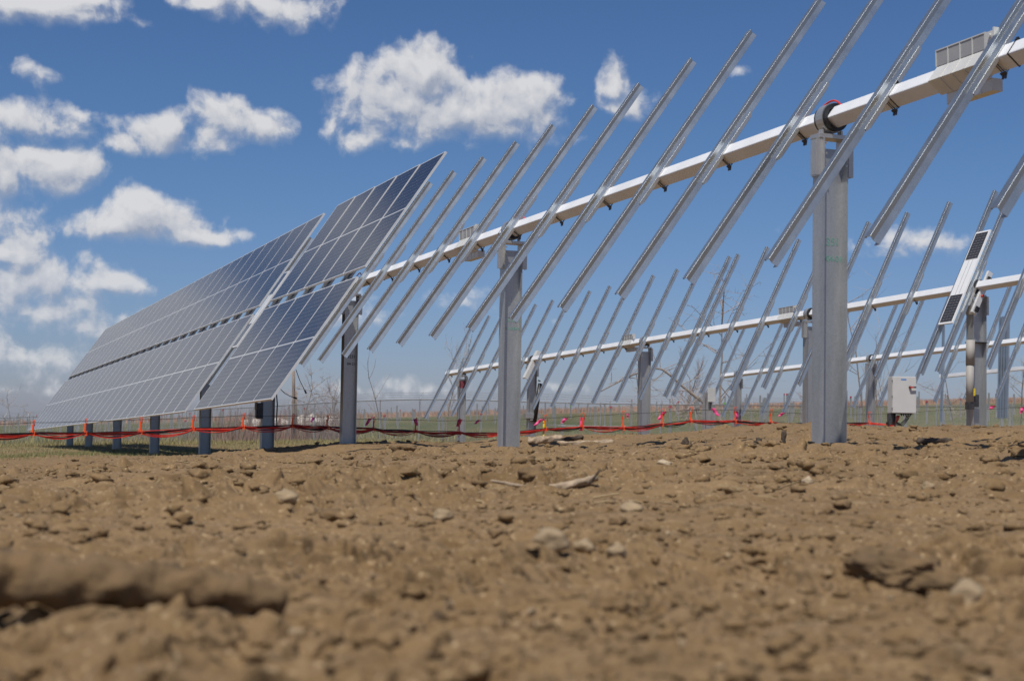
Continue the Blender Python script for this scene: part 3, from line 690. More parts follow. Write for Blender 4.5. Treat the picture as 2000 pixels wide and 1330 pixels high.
def ctrl(root, s_, fr):
    P, D, U, Nn = fr(s_); C = P - Nn * TOFF - np.array(root.location)
    m = MB(); m.box(C - Nn * .05 - U * .10 - D * .12, .05, .78, .10, D, U, Nn); m.build('controller_rail', M_ALU, root, bevel=.003)
    m = MB()
    for u in (.20, .06, -.36): m.box(C - Nn * .06 - U * (.05 - u) - D * .155, .03, .085, .07, D, U, Nn)
    m.build('terminal_block', M_BLK, root)
    m = MB(); m.tube([C - Nn * .06 - U * .16 - D * .14, C - Nn * .06 - U * .16 - D * .175], .022, 10); m.build('stop_button', M_REDP, root, True)
ctrl(o, s_, fr2)
# motor post right of the central post
s_, (o, (x, y, z0, zt)) = info2[3]
m = MB(); m.tube([facepos(.05, -.10, .62), facepos(.20, -.10, 1.66)], .058, 12); m.build('damper', M_BLK, o, True)
m = MB(); m.box(facepos(0, -.02, .78), .62 * .7, .20, .14, HF, DF, ZF); m.box(facepos(-.03, -.09, .70), .12, .04, .10, HF, DF, ZF); m.build('collar', M_BRKT, o, bevel=.004)
P, D, U, Nn = fr2(s_)
C = P - Nn * TOFF - np.array(o.location)
m = MB(); m.box(C - U * .18 + Nn * .03 - D * .15, .16, .85, .05, D, U, Nn); m.box(C - U * .18 - D * .23, .02, .85, .12, D, U, Nn); m.build('tilted_plate', M_COUP, o, bevel=.004)
m = MB(); m.tube([facepos(.20, -.12, 1.72), facepos(.13, -.12, 1.74)], .02, 8); m.build('damper_pin', M_GRNP, o, True)
# red stained head on the row-end post
s_, (o, (x, y, z0, zt)) = info2[4]
m = MB(); m.box(facepos(0, -.006, zt - z0 - .40), .19, .003, .22, HF, DF, ZF); m.build('paint_stain', pmat('stain', (.22, .05, .07), .8, 0, .5, 20), o)
for px, a, b_, lab in [(1440, -3, 3, 'slim steel post carrying the left end of the third row'), (1700, -12, -4, 'thin far steel post of the third row seen beside the switch box')]:
    s_ = solve_s(fr3, px, a, b_); post(fr3, s_, lab, .22, .13)
# stub post with plate, no tube on it
p_ = at(1381, 853, 44); z0 = g1(p_[0], p_[1])
o = empty('stub_post', (p_[0], p_[1], z0), 'short steel stub post with a pale plate on its head, left of the third row', 'steel post')
m = MB(); m.prism(hbeam(.24, .15), (0, 0, -.5), (0, 0, 1.32), HF, DF); m.build('shaft', M_FPOST, o)
m = MB(); m.box(facepos(.09, -.09, 1.25), .26, .02, .42, HF, DF, ZF); m.build('head_plate', M_COUP, o, bevel=.004)
# ------------------------------------------------------------------ switch box
bp_ = at(1741, 841, 31.5); bz = g1(bp_[0], bp_[1])
BX = np.array([.99, .12, 0.]); BX /= np.linalg.norm(BX); BY = np.array([-BX[1], BX[0], 0.])
o = empty('switch_box', (bp_[0], bp_[1], bz), 'pale grey electrical box with red and black rotary handle on a short dark post', 'electrical box')
kz = 31.5 / FPX
def bxp(px, py, dy=0):
    """point on the box front plane by its place left/up of the post foot"""
    return BX * ((px - 1741) * kz) + ZF * ((841 - py) * kz) + BY * dy
wF, hF = 48 * kz, 71 * kz; dp = .27
cF = bxp(1763, 771, -.10)
m = MB(); m.box(cF + BY * dp / 2, wF, dp, hF, BX, BY, ZF); m.build('enclosure', M_BOX, o, bevel=.008)
m = MB(); m.box(cF - BY * .012, wF - .006, .022, hF - .006, BX, BY, ZF); dr = m.build('door', M_BOX, o, bevel=.006)
m = MB()
hp = cF + BX * (.22 * wF) + ZF * (.21 * hF) - BY * .03
m.tube([hp, hp - BY * .03], .028, 14); m.box(hp - BY * .045 + BX * .02, .03, .02, .03, BX, BY, ZF); m.box(hp - BY * .045 + BX * .085, .07, .024, .032, BX, BY, ZF); m.build('handle', M_BLK, dr, bevel=.003)
m = MB(); m.box(hp - BY * .047 + BX * .025, .085, .026, .030, BX, BY, ZF); m.build('handle_grip', M_REDP, dr, bevel=.003)
m = MB(); m.box(cF - BY * .0245 - BX * .0 + ZF * (.42 * hF) - BX * .02, .12, .003, .024, BX, BY, ZF); m.build('label_strip', M_BLUE, dr)
m = MB()
for zz in (.38, -.05, -.38): m.tube([cF - BX * (wF / 2 + .006) + ZF * (hF * zz - .02) - BY * .004, cF - BX * (wF / 2 + .006) + ZF * (hF * zz + .02) - BY * .004], .008, 8)
m.build('hinge', M_DRKSTEEL, o)
m = MB(); m.prism(hbeam(.15, .12), (0, 0, -.4), ZF * (34 * kz) + BY * 0, BX, BY); m.build('support_post', M_DRKSTEEL, o)
m = MB(); m.box(cF - ZF * (hF / 2 + .012) + BY * .12, wF * .75, .18, .022, BX, BY, ZF)
for k in range(5): m.tube([cF - ZF * (hF / 2 + .02) + BY * .10 + BX * (-.02 + .05 * k), cF - ZF * (hF / 2 + .06) + BY * .10 + BX * (-.02 + .05 * k)], .016, 8)
m.build('gland_plate', M_BLK, o)
m = MB()
for k in range(3):
    q0 = cF - ZF * (hF / 2 + .05) + BY * .10 + BX * (.10 + .03 * k); m.tube([q0, q0 - ZF * .08 - BX * .03, q0 - ZF * (.18 + .02 * k) - BX * .14, np.array([.05, .0, .20 - .03 * k]), np.array([-.12, -.02, .17 - .02 * k])], .011, 6)
m.build('black_leads', M_CBLK, o, True)
m = MB()
for k in range(4):
    q0 = cF - ZF * (hF / 2 + .05) + BY * .10 + BX * (-.12 + .02 * k); m.tube([q0, q0 - ZF * .10 - BX * .03, q0 - ZF * (.20 + .01 * k) - BX * .14, bxp(1698, 826 + k, 0)], .009, 6)
m.build('red_leads', M_RED, o, True)
# ------------------------------------------------------------------ cable run on its messenger wire
def ld(px):                                   # distance of the cable line behind a pixel column
    k = ray(px, 830)[0]; return 25.8 / (1 - .71 * k)
HK = [(-140, 852, 830), (-38, 850, 828), (65, 847, 825), (167, 846, 822), (275, 844, 819), (377, 838, 815), (475, 834, 811), (572, 832, 812), (639, 835, 815), (730, 838, 818), (812, 842, 820), (897, 845, 821), (981, 846, 820),
      (1065, 838, 816), (1137, 834, 812), (1217, 836, 808), (1293, 829, 804), (1349, 822, 800), (1436, 823, 800), (1506, 826, 804), (1600, 827, 808), (1698, 826, 809)]
hp = [at(a, b_, ld(a)) for a, b_, c in HK]; wp_ = [at(a, c, ld(a)) for a, b_, c in HK] + [at(1840, 801, ld(1840)), at(2000, 796, ld(2000)), at(2150, 792, ld(2150))]
w_o = empty('messenger_wire', tuple(wp_[0]), 'thin dark wire strung along the site above the red cable run', 'wire')
def catm(pts, n=6, sag=0.):
    o_ = []
    for i_ in range(len(pts) - 1):
        for k in range(n):
            t_ = k / n; o_.append(pts[i_] * (1 - t_) + pts[i_ + 1] * t_ - ZF * sag * 4 * t_ * (1 - t_))
    return o_ + [pts[-1]]
org = np.array(w_o.location)
m = MB(); m.tube([p - org for p in catm(wp_, 4, .01)], .0035, 4); m.build('wire_strand', M_CBLK, w_o)
cb = empty('cable_bundle', tuple(hp[0]), 'loose bundle of red and black cables hanging along the site in front of the fence', 'cable bundle'); org = np.array(cb.location)
for k in range(13):
    rr = random.Random(k * 5 + 1); pts = []
    sp_ = .050
    base = [(rr.uniform(-.015, .015), rr.uniform(-.02, .02)) for _ in hp]
    for i_ in range(len(hp) - 1):
        sg = rr.uniform(-.01, .05) if rr.random() < .8 else rr.uniform(.05, .09); n = 8
        for q in range(n):
            t_ = q / n; e = t_ * t_ * (3 - 2 * t_)
            a = base[i_]; b_ = base[i_ + 1]
            p = hp[i_] * (1 - t_) + hp[i_ + 1] * t_ + np.array([0, a[0] * (1 - e) + b_[0] * e, a[1] * (1 - e) + b_[1] * e - sg * 4 * t_ * (1 - t_)])
            pts.append(p - org)
    pts.append(hp[-1] - org); m = MB(); m.tube(pts, .0058 if k % 2 else .0068, 5)
    m.build('red_cable' if k % 2 == 0 else 'black_cable', M_RED if k % 2 == 0 else M_CBLK, cb, True)
near = {65: 'at the far left corner of the panels', 167: 'beside the second last shaded post', 275: 'below the long panel block', 377: 'just left of the post in the block gap', 475: 'under the near panel block',
        572: 'between the actuator post and the dead tree trunk', 639: 'with a yellow tie, left of the dark weathered post', 730: 'just right of the dark weathered post', 812: 'under a pink ribbon right of the dark weathered post',
        897: 'in front of the reddish topped post', 981: 'hidden at the central post', 1065: 'with yellow ribbon, right of the central post', 1137: 'wrapped in pink ribbon midway along the fence', 1217: 'left of the lone second row post',
        1293: 'right of the lone second row post', 1349: 'at the high point of the cable run', 1436: 'in front of the slim third row post', 1506: 'last before the nearest tall post', 1600: 'behind the nearest tall post', 1698: 'beside the switch box', -38: 'just outside the left edge', -140: 'beyond the left edge'}
for (px, cy, wy), ph, pw in zip(HK, hp, wp_):
    if px in (981, 1600, -38, -140): continue
    o = empty('cable_hanger', tuple(pw), 'orange cable hanger ' + near[px], 'cable hanger', 'orange hangers on the wire')
    L = (pw - ph)[2]; m = MB()
    m.box((0, 0, -L * .62), .022, .03, L * .85); m.box((.012, 0, -L * 1.12), .05, .03, .015); m.build('strap_body', M_ORG, o)
    m = MB(); pts = []
    for q in range(11):
        a = math.pi * (q / 10 * 1.25 - .1); kx = 1. if px > 1000 else .35; pts.append((.03 * kx * math.cos(a) + .01, 0, .02 + .035 * kx * math.sin(a) - (L * .5 if q in (0, 10) else 0) * .8))
    m.tube(pts, .006, 5); m.tube([(-.02, -.012, -L * .7), (-.03, -.012, -L * 1.0), (-.01, -.012, -L * 1.35), (.025, -.012, -L * 1.2), (.03, -.012, -L * .8)], .005, 5); m.build('hook_wire', M_ORG, o, True)
def ribbon(px, py, w, h, lean, mat, lab, d=None, n_=6):
    p = at(px, py, d or ld(px)); o_ = MB(); k = (d or ld(px)) / FPX; sx_ = []
    vs = []; 
    for i_ in range(n_ + 1):
        t_ = i_ / n_; cxp = lean * t_ * k; wv = .012 * math.sin(t_ * 9 + px)
        for e in (-1, 1): vs.append((cxp + e * w * k / 2 * (1 - .3 * t_), wv + e * .004, -h * k * t_)); 
    for e in range(2 * (n_ + 1)): vs.append((vs[e][0], vs[e][1] + .002, vs[e][2]))
    N2 = 2 * (n_ + 1); fs = []
    for i_ in range(n_):
        a = 2 * i_; fs += [(a, a + 1, a + 3, a + 2), (N2 + a, N2 + a + 2, N2 + a + 3, N2 + a + 1), (a, a + 2, N2 + a + 2, N2 + a), (a + 1, N2 + a + 1, N2 + a + 3, a + 3)]
    o_.add(vs, fs); r_ = o_.build('ribbon', mat, None, True, loc=tuple(p)); tag(r_, lab, 'ribbon', 'survey ribbons on wire and fence')
ribbon(723, 817, 7, 14, -8, M_PINK, 'pink ribbon right of the dark weathered post', n_=5)
ribbon(811, 818, 8, 13, 3, M_PINK, 'pink ribbon on the hanger left of the reddish topped post')
ribbon(899, 819, 9, 14, -5, M_PINK, 'looped pink ribbon on the reddish topped post')
ribbon(936, 820, 7, 8, -8, M_PINK, 'small pink ribbon between the reddish topped post and the central post')
ribbon(1059, 818, 9, 13, -14, M_PINK, 'pink ribbon blowing left beside the yellow one')
ribbon(1063, 821, 5, 30, -1, M_YEL, 'yellow ribbon hanging through the cables right of the central post')
ribbon(1106, 816, 9, 10, -8, M_PINK, 'pink ribbon on the fence post right of the yellow ribbon')
ribbon(1138, 815, 9, 26, -3, M_PINK, 'long pink ribbon over the cable hanger right of the central post')
ribbon(1226, 807, 5, 9, 0, M_PINK, 'tiny pink ribbon left of the lone second row post')
ribbon(1298, 804, 9, 16, -12, M_PINK, 'pink ribbon right of the lone second row post')
ribbon(1392, 797, 9, 15, 11, M_PINK, 'bright pink ribbon blowing right beside the stub post')
ribbon(1438, 803, 7, 15, 2, M_PINK, 'pink ribbon on the hanger at the slim third row post')
ribbon(1530, 806, 9, 7, -8, M_PINK, 'red pink ribbon left of the nearest tall post')
ribbon(1940, 792, 11, 7, -5, M_PINK, 'pink bow right of the damper post', d=33)
ribbon(1998, 795, 8, 12, -4, M_PINK, 'pink ribbon at the right edge of the picture', d=33)
ribbon(613, 815, 6, 9, -5, M_PURP, 'dull purple ribbon on the fence left of the dark weathered post', d=78)
# hanging lead ends below the near panel block
for pts, lab in (([(548, 760), (556, 768), (567, 774), (573, 776)], 'black cable end with plug hanging low from the near panel block'), ([(578, 722), (585, 742), (595, 762)], 'black cable end with plug dangling beside the dead trunk')):
    q = [at(a, b_, 23.5) for a, b_ in pts]; o = empty('cable_end', tuple(q[0]), lab, 'cable end', 'dangling panel leads'); m = MB(); m.tube([p - q[0] for p in q], .006, 5); m.build('lead', M_CBLK, o, True)
    m = MB(); e = q[-1] - q[-2]; e /= np.linalg.norm(e); m.tube([q[-1] - q[0], q[-1] - q[0] + e * .06], .014, 6); m.build('plug', M_CBLK, o, True)
# ------------------------------------------------------------------ chain-link fence
FP = [(-420, 905, 92), (-150, 880, 104), (0, 873, 108), (300, 869, 96), (500, 865, 88), (660, 862, 80), (840, 861, 75), (1100, 877, 68), (1350, 878, 70), (1700, 870, 80), (2000, 865, 86), (2300, 858, 92)]
fp = [at(*q) for q in FP]; FH = 2.13
fo = empty('chain_link_fence', tuple(fp[5]), 'galvanised chain link fence with barbed wire crossing the whole picture', 'fence'); org = np.array(fo.location)
line = []
for i_ in range(len(fp) - 1):
    n = max(1, int(round(np.linalg.norm((fp[i_ + 1] - fp[i_])[:2]) / .6)))
    for k in range(n): line.append(fp[i_] * (1 - k / n) + fp[i_ + 1] * k / n)
line.append(fp[-1]); line = np.array(line)
seg = np.concatenate([[0], np.cumsum(np.linalg.norm(np.diff(line[:, :2], axis=0), axis=1))]); Lf = seg[-1]
lz = gz(line[:, 0], line[:, 1]); lz = np.convolve(np.pad(lz, 6, 'edge'), np.ones(13) / 13, 'valid')
def fpt(l, h): return np.array([np.interp(l, seg, line[:, 0]), np.interp(l, seg, line[:, 1]), np.interp(l, seg, lz) + h]) - org
pitch = .085; vsm = []; fsm = []
def quadwire(a, b_, w=.0030):
    k = len(vsm); d = b_ - a; d /= np.linalg.norm(d); n = np.cross(d, [0, 1, 0]); n /= np.linalg.norm(n)
    n2 = np.cross(d, n)
    for p in (a, b_):
        for q in (n * w, n2 * w, -n * w, -n2 * w): vsm.append(p + q)
    fsm.extend([(k + i_, k + (i_ + 1) % 4, k + 4 + (i_ + 1) % 4, k + 4 + i_) for i_ in range(4)])
l = 0.
while l < Lf - FH:
    quadwire(fpt(l, .03), fpt(l + FH - .05, FH - .02)); quadwire(fpt(l + FH - .05, .03), fpt(l, FH - .02)); l += pitch
m = MB(); m.v = [tuple(v) for v in vsm]; m.f = fsm; m.build('wire_mesh', M_FENCE, fo)
m = MB(); m.tube([fpt(l, FH) for l in np.arange(0, Lf, 1.5)], .028, 6); m.build('top_rail', M_FENCE, fo)
m = MB(); m.tube([fpt(l, .05) for l in np.arange(0, Lf, 1.5)], .008, 4); m.build('tension_wire', M_FENCE, fo)
for h in (.14, .25, .36):
    m = MB(); m.tube([fpt(l, FH + h - .02 * math.sin(l)) + np.array([.12 * h, h * .5, 0]) for l in np.arange(0, Lf, 1.0)], .0065, 4); m.build('barbed_wire', M_FENCE, fo)
l = .4; np_ = 0
while l < Lf and np_ < 70:
    m = MB(); b0 = fpt(l, -.3); m.tube([b0, fpt(l, FH + .04)], .034, 8); m.tube([fpt(l, FH), fpt(l, FH + .40) + np.array([.16, .18, 0])], .014, 5); m.build('fence_post', M_FENCE, fo); l += 3.05; np_ += 1
# mid rails of two braced panels
for px0, px1 in ((1020, 1132), (1090, 1230), (245, 390)):
    ls = [min(np.arange(0, Lf, .25), key=lambda q: abs(proj(fpt(q, 1) + org)[0] - px)) for px in (px0, px1)]
    m = MB(); m.tube([fpt(ls[0], FH * .5), fpt(ls[1], FH * .5)], .024, 6); m.build('brace_rail', M_FENCE, fo)
# ------------------------------------------------------------------ far field of bare posts
cnt = 0; far = []
pm = MB(); pm.prism([(-.075, -.075), (.075, -.075), (.075, -.06), (.008, -.06), (.008, .06), (.075, .06), (.075, .075), (-.075, .075), (-.075, .06), (-.008, .06), (-.008, -.06), (-.075, -.06)], (0, 0, -.5), (0, 0, 1.9), HF, DF)
pm0 = pm.build('far_post', M_FPOST); base_mesh = pm0.data; bpy.data.objects.remove(pm0)
tm = MB(); tm.box((0, 0, 1.84), .17, .17, .14, HF, DF, ZF); t0 = tm.build('painted_top', M_PTOPR); top_mesh = t0.data; top_g = t0.data.copy(); top_g.materials.clear(); top_g.materials.append(M_PTOPG); bpy.data.objects.remove(t0)
rr = random.Random(3)
cand = []
for row in range(-12, 16):
    c0 = 6.75 + 9.57 * row
    for k in range(0, 60):
        s_ = 50 + k * 6.2 + (row % 3) * 1.4; xy = D0 * s_ + H0 * c0; x, y = xy
        if y < 86 or y > 330: continue
        px = proj((x, y, 0))[0]
        if px < -60 or px > 2060: continue
        fd = np.interp(px, [q[0] for q in FP], [q[2] for q in FP])
        if y < fd + 6: continue
        dens = (.92 if y > 130 else .6) if px > 1350 else .8 if px < 620 else .4
        if rr.random() > dens: continue
        cand.append((y, x, px))
cand.sort(); print('far posts', len(cand)); cand = cand[:292]
for y, x, px in cand:
    z = g1(x, y); sc_ = rr.uniform(.75, 1.25) * (1.35 if px > 1350 else 1.1); u = rr.random()
    u = u * 2.2 if px > 1350 and u < .22 else u
    kind = 'red topped' if u < .22 else 'green topped' if u < .27 else 'plain grey'
    o = bpy.data.objects.new('far_post', base_mesh); COL.objects.link(o); o.location = (x, y, z); o.scale = (1, 1, sc_)
    far.append((px, kind, o))
    if u < .27:
        q = bpy.data.objects.new('painted_top', top_mesh if u < .22 else top_g); COL.objects.link(q); q.parent = o
ZONES = [(0, 'left of the panel block'), (135, 'behind the lower left panel corner'), (300, 'below the long panel block'), (399, 'right of the post in the block gap'), (521, 'right of the actuator post'), (600, 'left of the dark weathered post'), (679, 'right of the dark weathered post'), (800, 'left of the reddish topped post'),
         (900, 'right of the reddish topped post'), (993, 'right of the central post'), (1120, 'left of the lone second row post'), (1257, 'right of the lone second row post'), (1381, 'right of the stub post'), (1440, 'right of the slim third row post'), (1530, 'left of the nearest tall post'), (1619, 'right of the nearest tall post'), (1790, 'right of the switch box'), (1907, 'right of the damper post'), (9999, '')]
ORD = ['first', 'second', 'third', 'fourth', 'fifth', 'sixth', 'seventh', 'eighth', 'ninth', 'tenth', 'eleventh', 'twelfth', 'thirteenth', 'fourteenth', 'fifteenth', 'sixteenth', 'seventeenth', 'eighteenth', 'nineteenth', 'twentieth', 'twenty first', 'twenty second', 'twenty third', 'twenty fourth', 'twenty fifth', 'twenty sixth', 'twenty seventh', 'twenty eighth', 'twenty ninth', 'thirtieth'] + ['later'] * 60
far.sort(key=lambda q: q[0]); num = {}
for px, kind, o in far:
    zi = max(i_ for i_ in range(len(ZONES) - 1) if px >= ZONES[i_][0] or i_ == 0); k = (zi, kind); num[k] = num.get(k, 0) + 1
    tag(o, f'{ORD[num[k] - 1]} {kind} far post {ZONES[zi][1]}', 'steel post', 'bare posts beyond the fence')
# ------------------------------------------------------------------ bare trees and brush
def grow(mt, mc, p, d, L, r, lvl, rnd, maxl, up=.12, nb=4, spread=.75):
    pts = [p]; n = 5; q = p.copy(); dd = d / np.linalg.norm(d)
    for i_ in range(n):
        dd = dd + np.array([rnd.gauss(0, .10), rnd.gauss(0, .10), rnd.gauss(0, .06) + up * .3]); dd /= np.linalg.norm(dd)
        q = q + dd * L / n; pts.append(q.copy())
    (mt if lvl == 0 else mc).tube(pts, r, 6 if lvl == 0 else 4 if lvl < 2 else 3, r * (.35 if lvl == 0 else .3), cap=False)
    if lvl >= maxl: return
    for k in range(nb + (6 if lvl == 0 else 0)):
        t_ = rnd.uniform(.28 if lvl == 0 else .2, 1.0); i_ = min(int(t_ * n), n - 1); b0 = pts[i_] + (pts[i_ + 1] - pts[i_]) * (t_ * n - i_)
        ax = np.array([rnd.gauss(0, 1), rnd.gauss(0, 1), rnd.gauss(0, .35) + up]); ax /= np.linalg.norm(ax)
        nd = dd * (1 - spread) + ax * spread
        grow(mt, mc, b0, nd, L * rnd.uniform(.28, .5), max(r * (.42 if lvl == 0 else .5), .004), lvl + 1, rnd, maxl, up, nb, spread)
def tree(px, pyt, d, label, r=.05, seed=1, lean=(0, 0), maxl=3, nb=4, up=.15, spread=.7, mat=None, base_dx=0):
    b_ = at(px + base_dx, 850, d); z = g1(b_[0], b_[1]); t_ = at(px, pyt, d); h = t_[2] - z
    o = empty('bare_tree', (b_[0], b_[1], z), label, 'tree', 'bare trees near the fence')
    mt, mc = MB(), MB(); rnd = random.Random(seed)
    grow(mt, mc, np.array([0, 0, -.1]), np.array([-base_dx * d / FPX / h + lean[0], lean[1], 1.]), h, r, 0, rnd, maxl, up, nb, spread)
    mt.build('trunk', M_BARK, o, True); mc.build('crown', mat or M_TWIG, o)
tree(872, 690, 92, 'bare bushy topped young tree left of the reddish topped post', .05, 3, maxl=3, nb=5, up=.6, spread=.55)
tree(752, 728, 95, 'thin bare sapling standing between the dark weathered post and the rails', .045, 5, maxl=2, nb=2, spread=.5)
tree(1372, 565, 88, 'tallest bare tree with fine spreading branches, leaning left behind the second row', .085, 8, maxl=3, nb=5, up=.1, spread=.8, base_dx=42)
tree(1693, 560, 92, 'slender tall bare tree just right of the nearest tall post', .06, 11, maxl=2, nb=4, spread=.6)
tree(1711, 655, 90, 'dark crooked bare sapling left of the switch box', .055, 14, maxl=2, nb=2, spread=.4)
tree(1720, 700, 93, 'straight thin sapling touching the top left corner of the switch box', .035, 15, maxl=1, nb=1, spread=.3)
tree(1868, 705, 100, 'faint bare tree seen under the small white panel', .05, 17, maxl=3, nb=4)
tree(1995, 690, 100, 'faint bare tree at the right edge', .05, 19, maxl=3, nb=4)
tree(1345, 735, 86, 'low bushy bare tree below the tallest tree', .05, 21, maxl=3, nb=6, up=.5, mat=M_TWIGR)
tree(1240, 745, 100, 'small bare tree left of the lone second row post', .04, 23, maxl=3, nb=5)
tree(1580, 770, 100, 'reddish bare shrub behind the nearest tall post', .04, 25, maxl=3, nb=5, mat=M_TWIGR)
tree(655, 770, 84, 'bare shrub against the fence left of the dark weathered post', .04, 27, maxl=3, nb=6, up=.5, mat=M_TWIG)
tree(30, 775, 120, 'faint small bare tree at the far left', .04, 29, maxl=3, nb=5)
tree(590, 745, 92, 'vine tangled bare tree right behind the dead trunk', .05, 31, maxl=3, nb=6, spread=.8)
# dead trunk
b_ = at(572, 850, 86); z = g1(b_[0], b_[1]); hh = at(572, 724, 86)[2] - z
o = empty('dead_trunk', (b_[0], b_[1], z), 'bare dead trunk without branches right of the near panel block', 'tree')
m = MB(); m.tube([(0, 0, -.2), (.02, 0, hh * .4), (-.02, 0, hh * .75), (-.05, 0, hh)], .115, 8, .085); m.build('trunk', M_BARK, o, True)
m = MB(); m.tube([(.19, 0, -.2), (.16, 0, hh * .45), (.14, 0, hh * .72)], .07, 7, .05); m.build('second_stem', M_BARK, o, True)
# arched branches
def arch(pts, d, r, label, seed):
    q = [at(a, b_, d) for a, b_ in pts]; o = empty('bent_branch', tuple(q[0]), label, 'branch', 'long bent branches at the fence'); m = MB(); mc = MB(); rnd = random.Random(seed)
    Pq = [p - q[0] for p in q]; fine = []
    for i_ in range(len(Pq) - 1):
        p0 = Pq[max(i_ - 1, 0)]; p1 = Pq[i_]; p2 = Pq[i_ + 1]; p3 = Pq[min(i_ + 2, len(Pq) - 1)]
        for k in range(5):
            t_ = k / 5; fine.append(.5 * ((2 * p1) + (p2 - p0) * t_ + (2 * p0 - 5 * p1 + 4 * p2 - p3) * t_ * t_ + (3 * p1 - p0 - 3 * p2 + p3) * t_ ** 3))
    fine.append(Pq[-1]); n = len(fine); m.tube(fine, [r * (.35 + .65 * i_ / n) for i_ in range(n)], 6)
    for k in range(26):
        i_ = rnd.randrange(1, n); grow(m, mc, fine[i_], np.array([rnd.gauss(0, 1), rnd.gauss(0, .5), rnd.gauss(0, .8)]), rnd.uniform(.8, 2.2), r * .3, 1, rnd, 2, 0, 3, .7)
    m.build('stem', M_BARK, o, True); mc.build('twigs', M_TWIG, o)
arch([(1172, 765), (1210, 745), (1250, 727), (1285, 720), (1305, 730), (1330, 752), (1355, 772), (1385, 795)], 84, .085, 'long arching bare branch behind the lone second row post', 2)
arch([(600, 790), (615, 778), (632, 773), (648, 777), (660, 786)], 84, .03, 'small arched twig over the fence left of the dark weathered post', 4)
arch([(1318, 812), (1340, 803), (1355, 790), (1362, 808)], 75, .06, 'broken pale limb leaning on the fence right of the lone post', 6)
# brush, reeds
def blades(name, n, sampler, hmin, hmax, w, mat, lean=.25, label=None, cat=None):
    vs = np.zeros((n * 3, 3)); 
    xy = np.array([sampler() for _ in range(n)]); z = gz(xy[:, 0], xy[:, 1]) + (relief(xy[:, 0], xy[:, 1]) if xy[:, 1].max() < 60 else 0)
    h = rng.uniform(hmin, hmax, n); a = rng.uniform(0, 6.28, n); ww = w * rng.uniform(.6, 1.3, n)
    lx = rng.normal(0, lean, n) * h; ly = rng.normal(0, lean, n) * h
    B = np.stack([xy[:, 0], xy[:, 1], z - .01], -1)
    o1 = np.stack([np.cos(a) * ww, np.sin(a) * ww, 0 * a], -1)
    vs[0::3] = B - o1; vs[1::3] = B + o1; vs[2::3] = B + np.stack([lx, ly, h], -1)
    me = bpy.data.meshes.new(name); me.from_pydata(vs.tolist(), [], [(3 * i_, 3 * i_ + 1, 3 * i_ + 2) for i_ in range(n)]); me.materials.append(mat)
    o = bpy.data.objects.new(name, me); COL.objects.link(o); o['kind'] = 'stuff'
    if label: o['label'] = label; o['category'] = cat
    return o
def band(px0, px1, d0, d1, py=830):
    def f():
        d = math.exp(rr.uniform(math.log(d0), math.log(d1))); v = ray(rr.uniform(px0, px1), py) * d; return v[0], v[1]
    return f
blades('reed_bed', 16000, band(-150, 2150, 330, 520), .6, 1.5, .2, M_REED, .08, 'pale pinkish tan reeds along the far edge of the meadow', 'reeds')
blades('weeds', 9000, band(-150, 2150, 88, 110), .2, .9, .03, M_DRYG, .3, 'dry yellow weeds just beyond the fence', 'weeds')
blades('brush', 1500, band(420, 700, 82, 92), .8, 2.6, .018, M_TWIGR, .14, 'reddish brown upright brush along the fence behind the near panel block', 'brush')
blades('thicket', 900, band(170, 420, 100, 112), .5, 1.7, .02, M_TWIGR, .16, 'low reddish brush beyond the fence under the long panel block', 'brush')
def patch(cx_, cy_, d, rx, ry):
    def f():
        a = rr.uniform(0, 6.28); q = math.sqrt(rr.random()); v = at(cx_, cy_, d); return v[0] + math.cos(a) * q * rx, v[1] + math.sin(a) * q * ry
    return f
blades('grass', 9000, patch(220, 885, 36, 3.2, 7), .02, .09, .004, M_GRASS, .4, 'thin green grass below the left end of the panels', 'grass')
blades('dry_grass', 26000, patch(140, 885, 44, 10, 18), .02, .10, .005, M_DRYG, .45, 'dry trampled grass on the left of the site', 'grass')
blades('grass_strip', 2500, patch(600, 877, 30, 1.3, 2.5), .02, .08, .004, M_GRASS, .4, 'short green grass strip between the two dark posts', 'grass')
blades('far_grass', 26000, band(-150, 1150, 56, 100), .05, .22, .010, M_DRYG, .4, 'tan grass in front of the fence', 'grass')
# chalky rubble in the field behind the near block
rub = MB()
def lump(m, c, rx, ry, rz, rnd, sub=2, rough=.25):
    import bmesh
    bm = bmesh.new(); bmesh.ops.create_icosphere(bm, subdivisions=sub, radius=1)
    vs = []; o_ = Vector([rnd.uniform(-50, 50) for _ in range(3)])
    pl = []
    for _ in range(13):
        n = Vector([rnd.gauss(0, 1) for _ in range(3)]).normalized(); pl.append((n, rnd.uniform(.62, .95)))
    for v in bm.verts:
        c_ = v.co; k = min([1.15] + [d_ / max(n.dot(c_), 1e-3) for n, d_ in pl if n.dot(c_) > .05])
        k *= 1 + rough * 1.4 * mnoise.fractal(c_ * 1.7 + o_, .8, 2.1, 5 if sub > 2 else 3)
        vs.append((c[0] + c_.x * rx * k, c[1] + c_.y * ry * k, c[2] + c_.z * rz * k))
    m.add(vs, [tuple(v.index for v in f.verts) for f in bm.faces]); bm.free()
for k in range(30):
    px = rr.choice((rr.uniform(380, 700), rr.uniform(490, 560), rr.uniform(590, 640))); v = ray(px, 830) * rr.uniform(170, 230); z = g1(v[0], v[1]); s_ = rr.uniform(.3, 1.3)
    lump(rub, (v[0], v[1], z + s_ * .3), s_ * 1.3, s_, s_ * .8, rr, 1, .3)
o = rub.build('rubble', M_WSTONE); o['kind'] = 'stuff'; o['label'] = 'pale rubble heaps in the field behind the near panel block'; o['category'] = 'rubble'
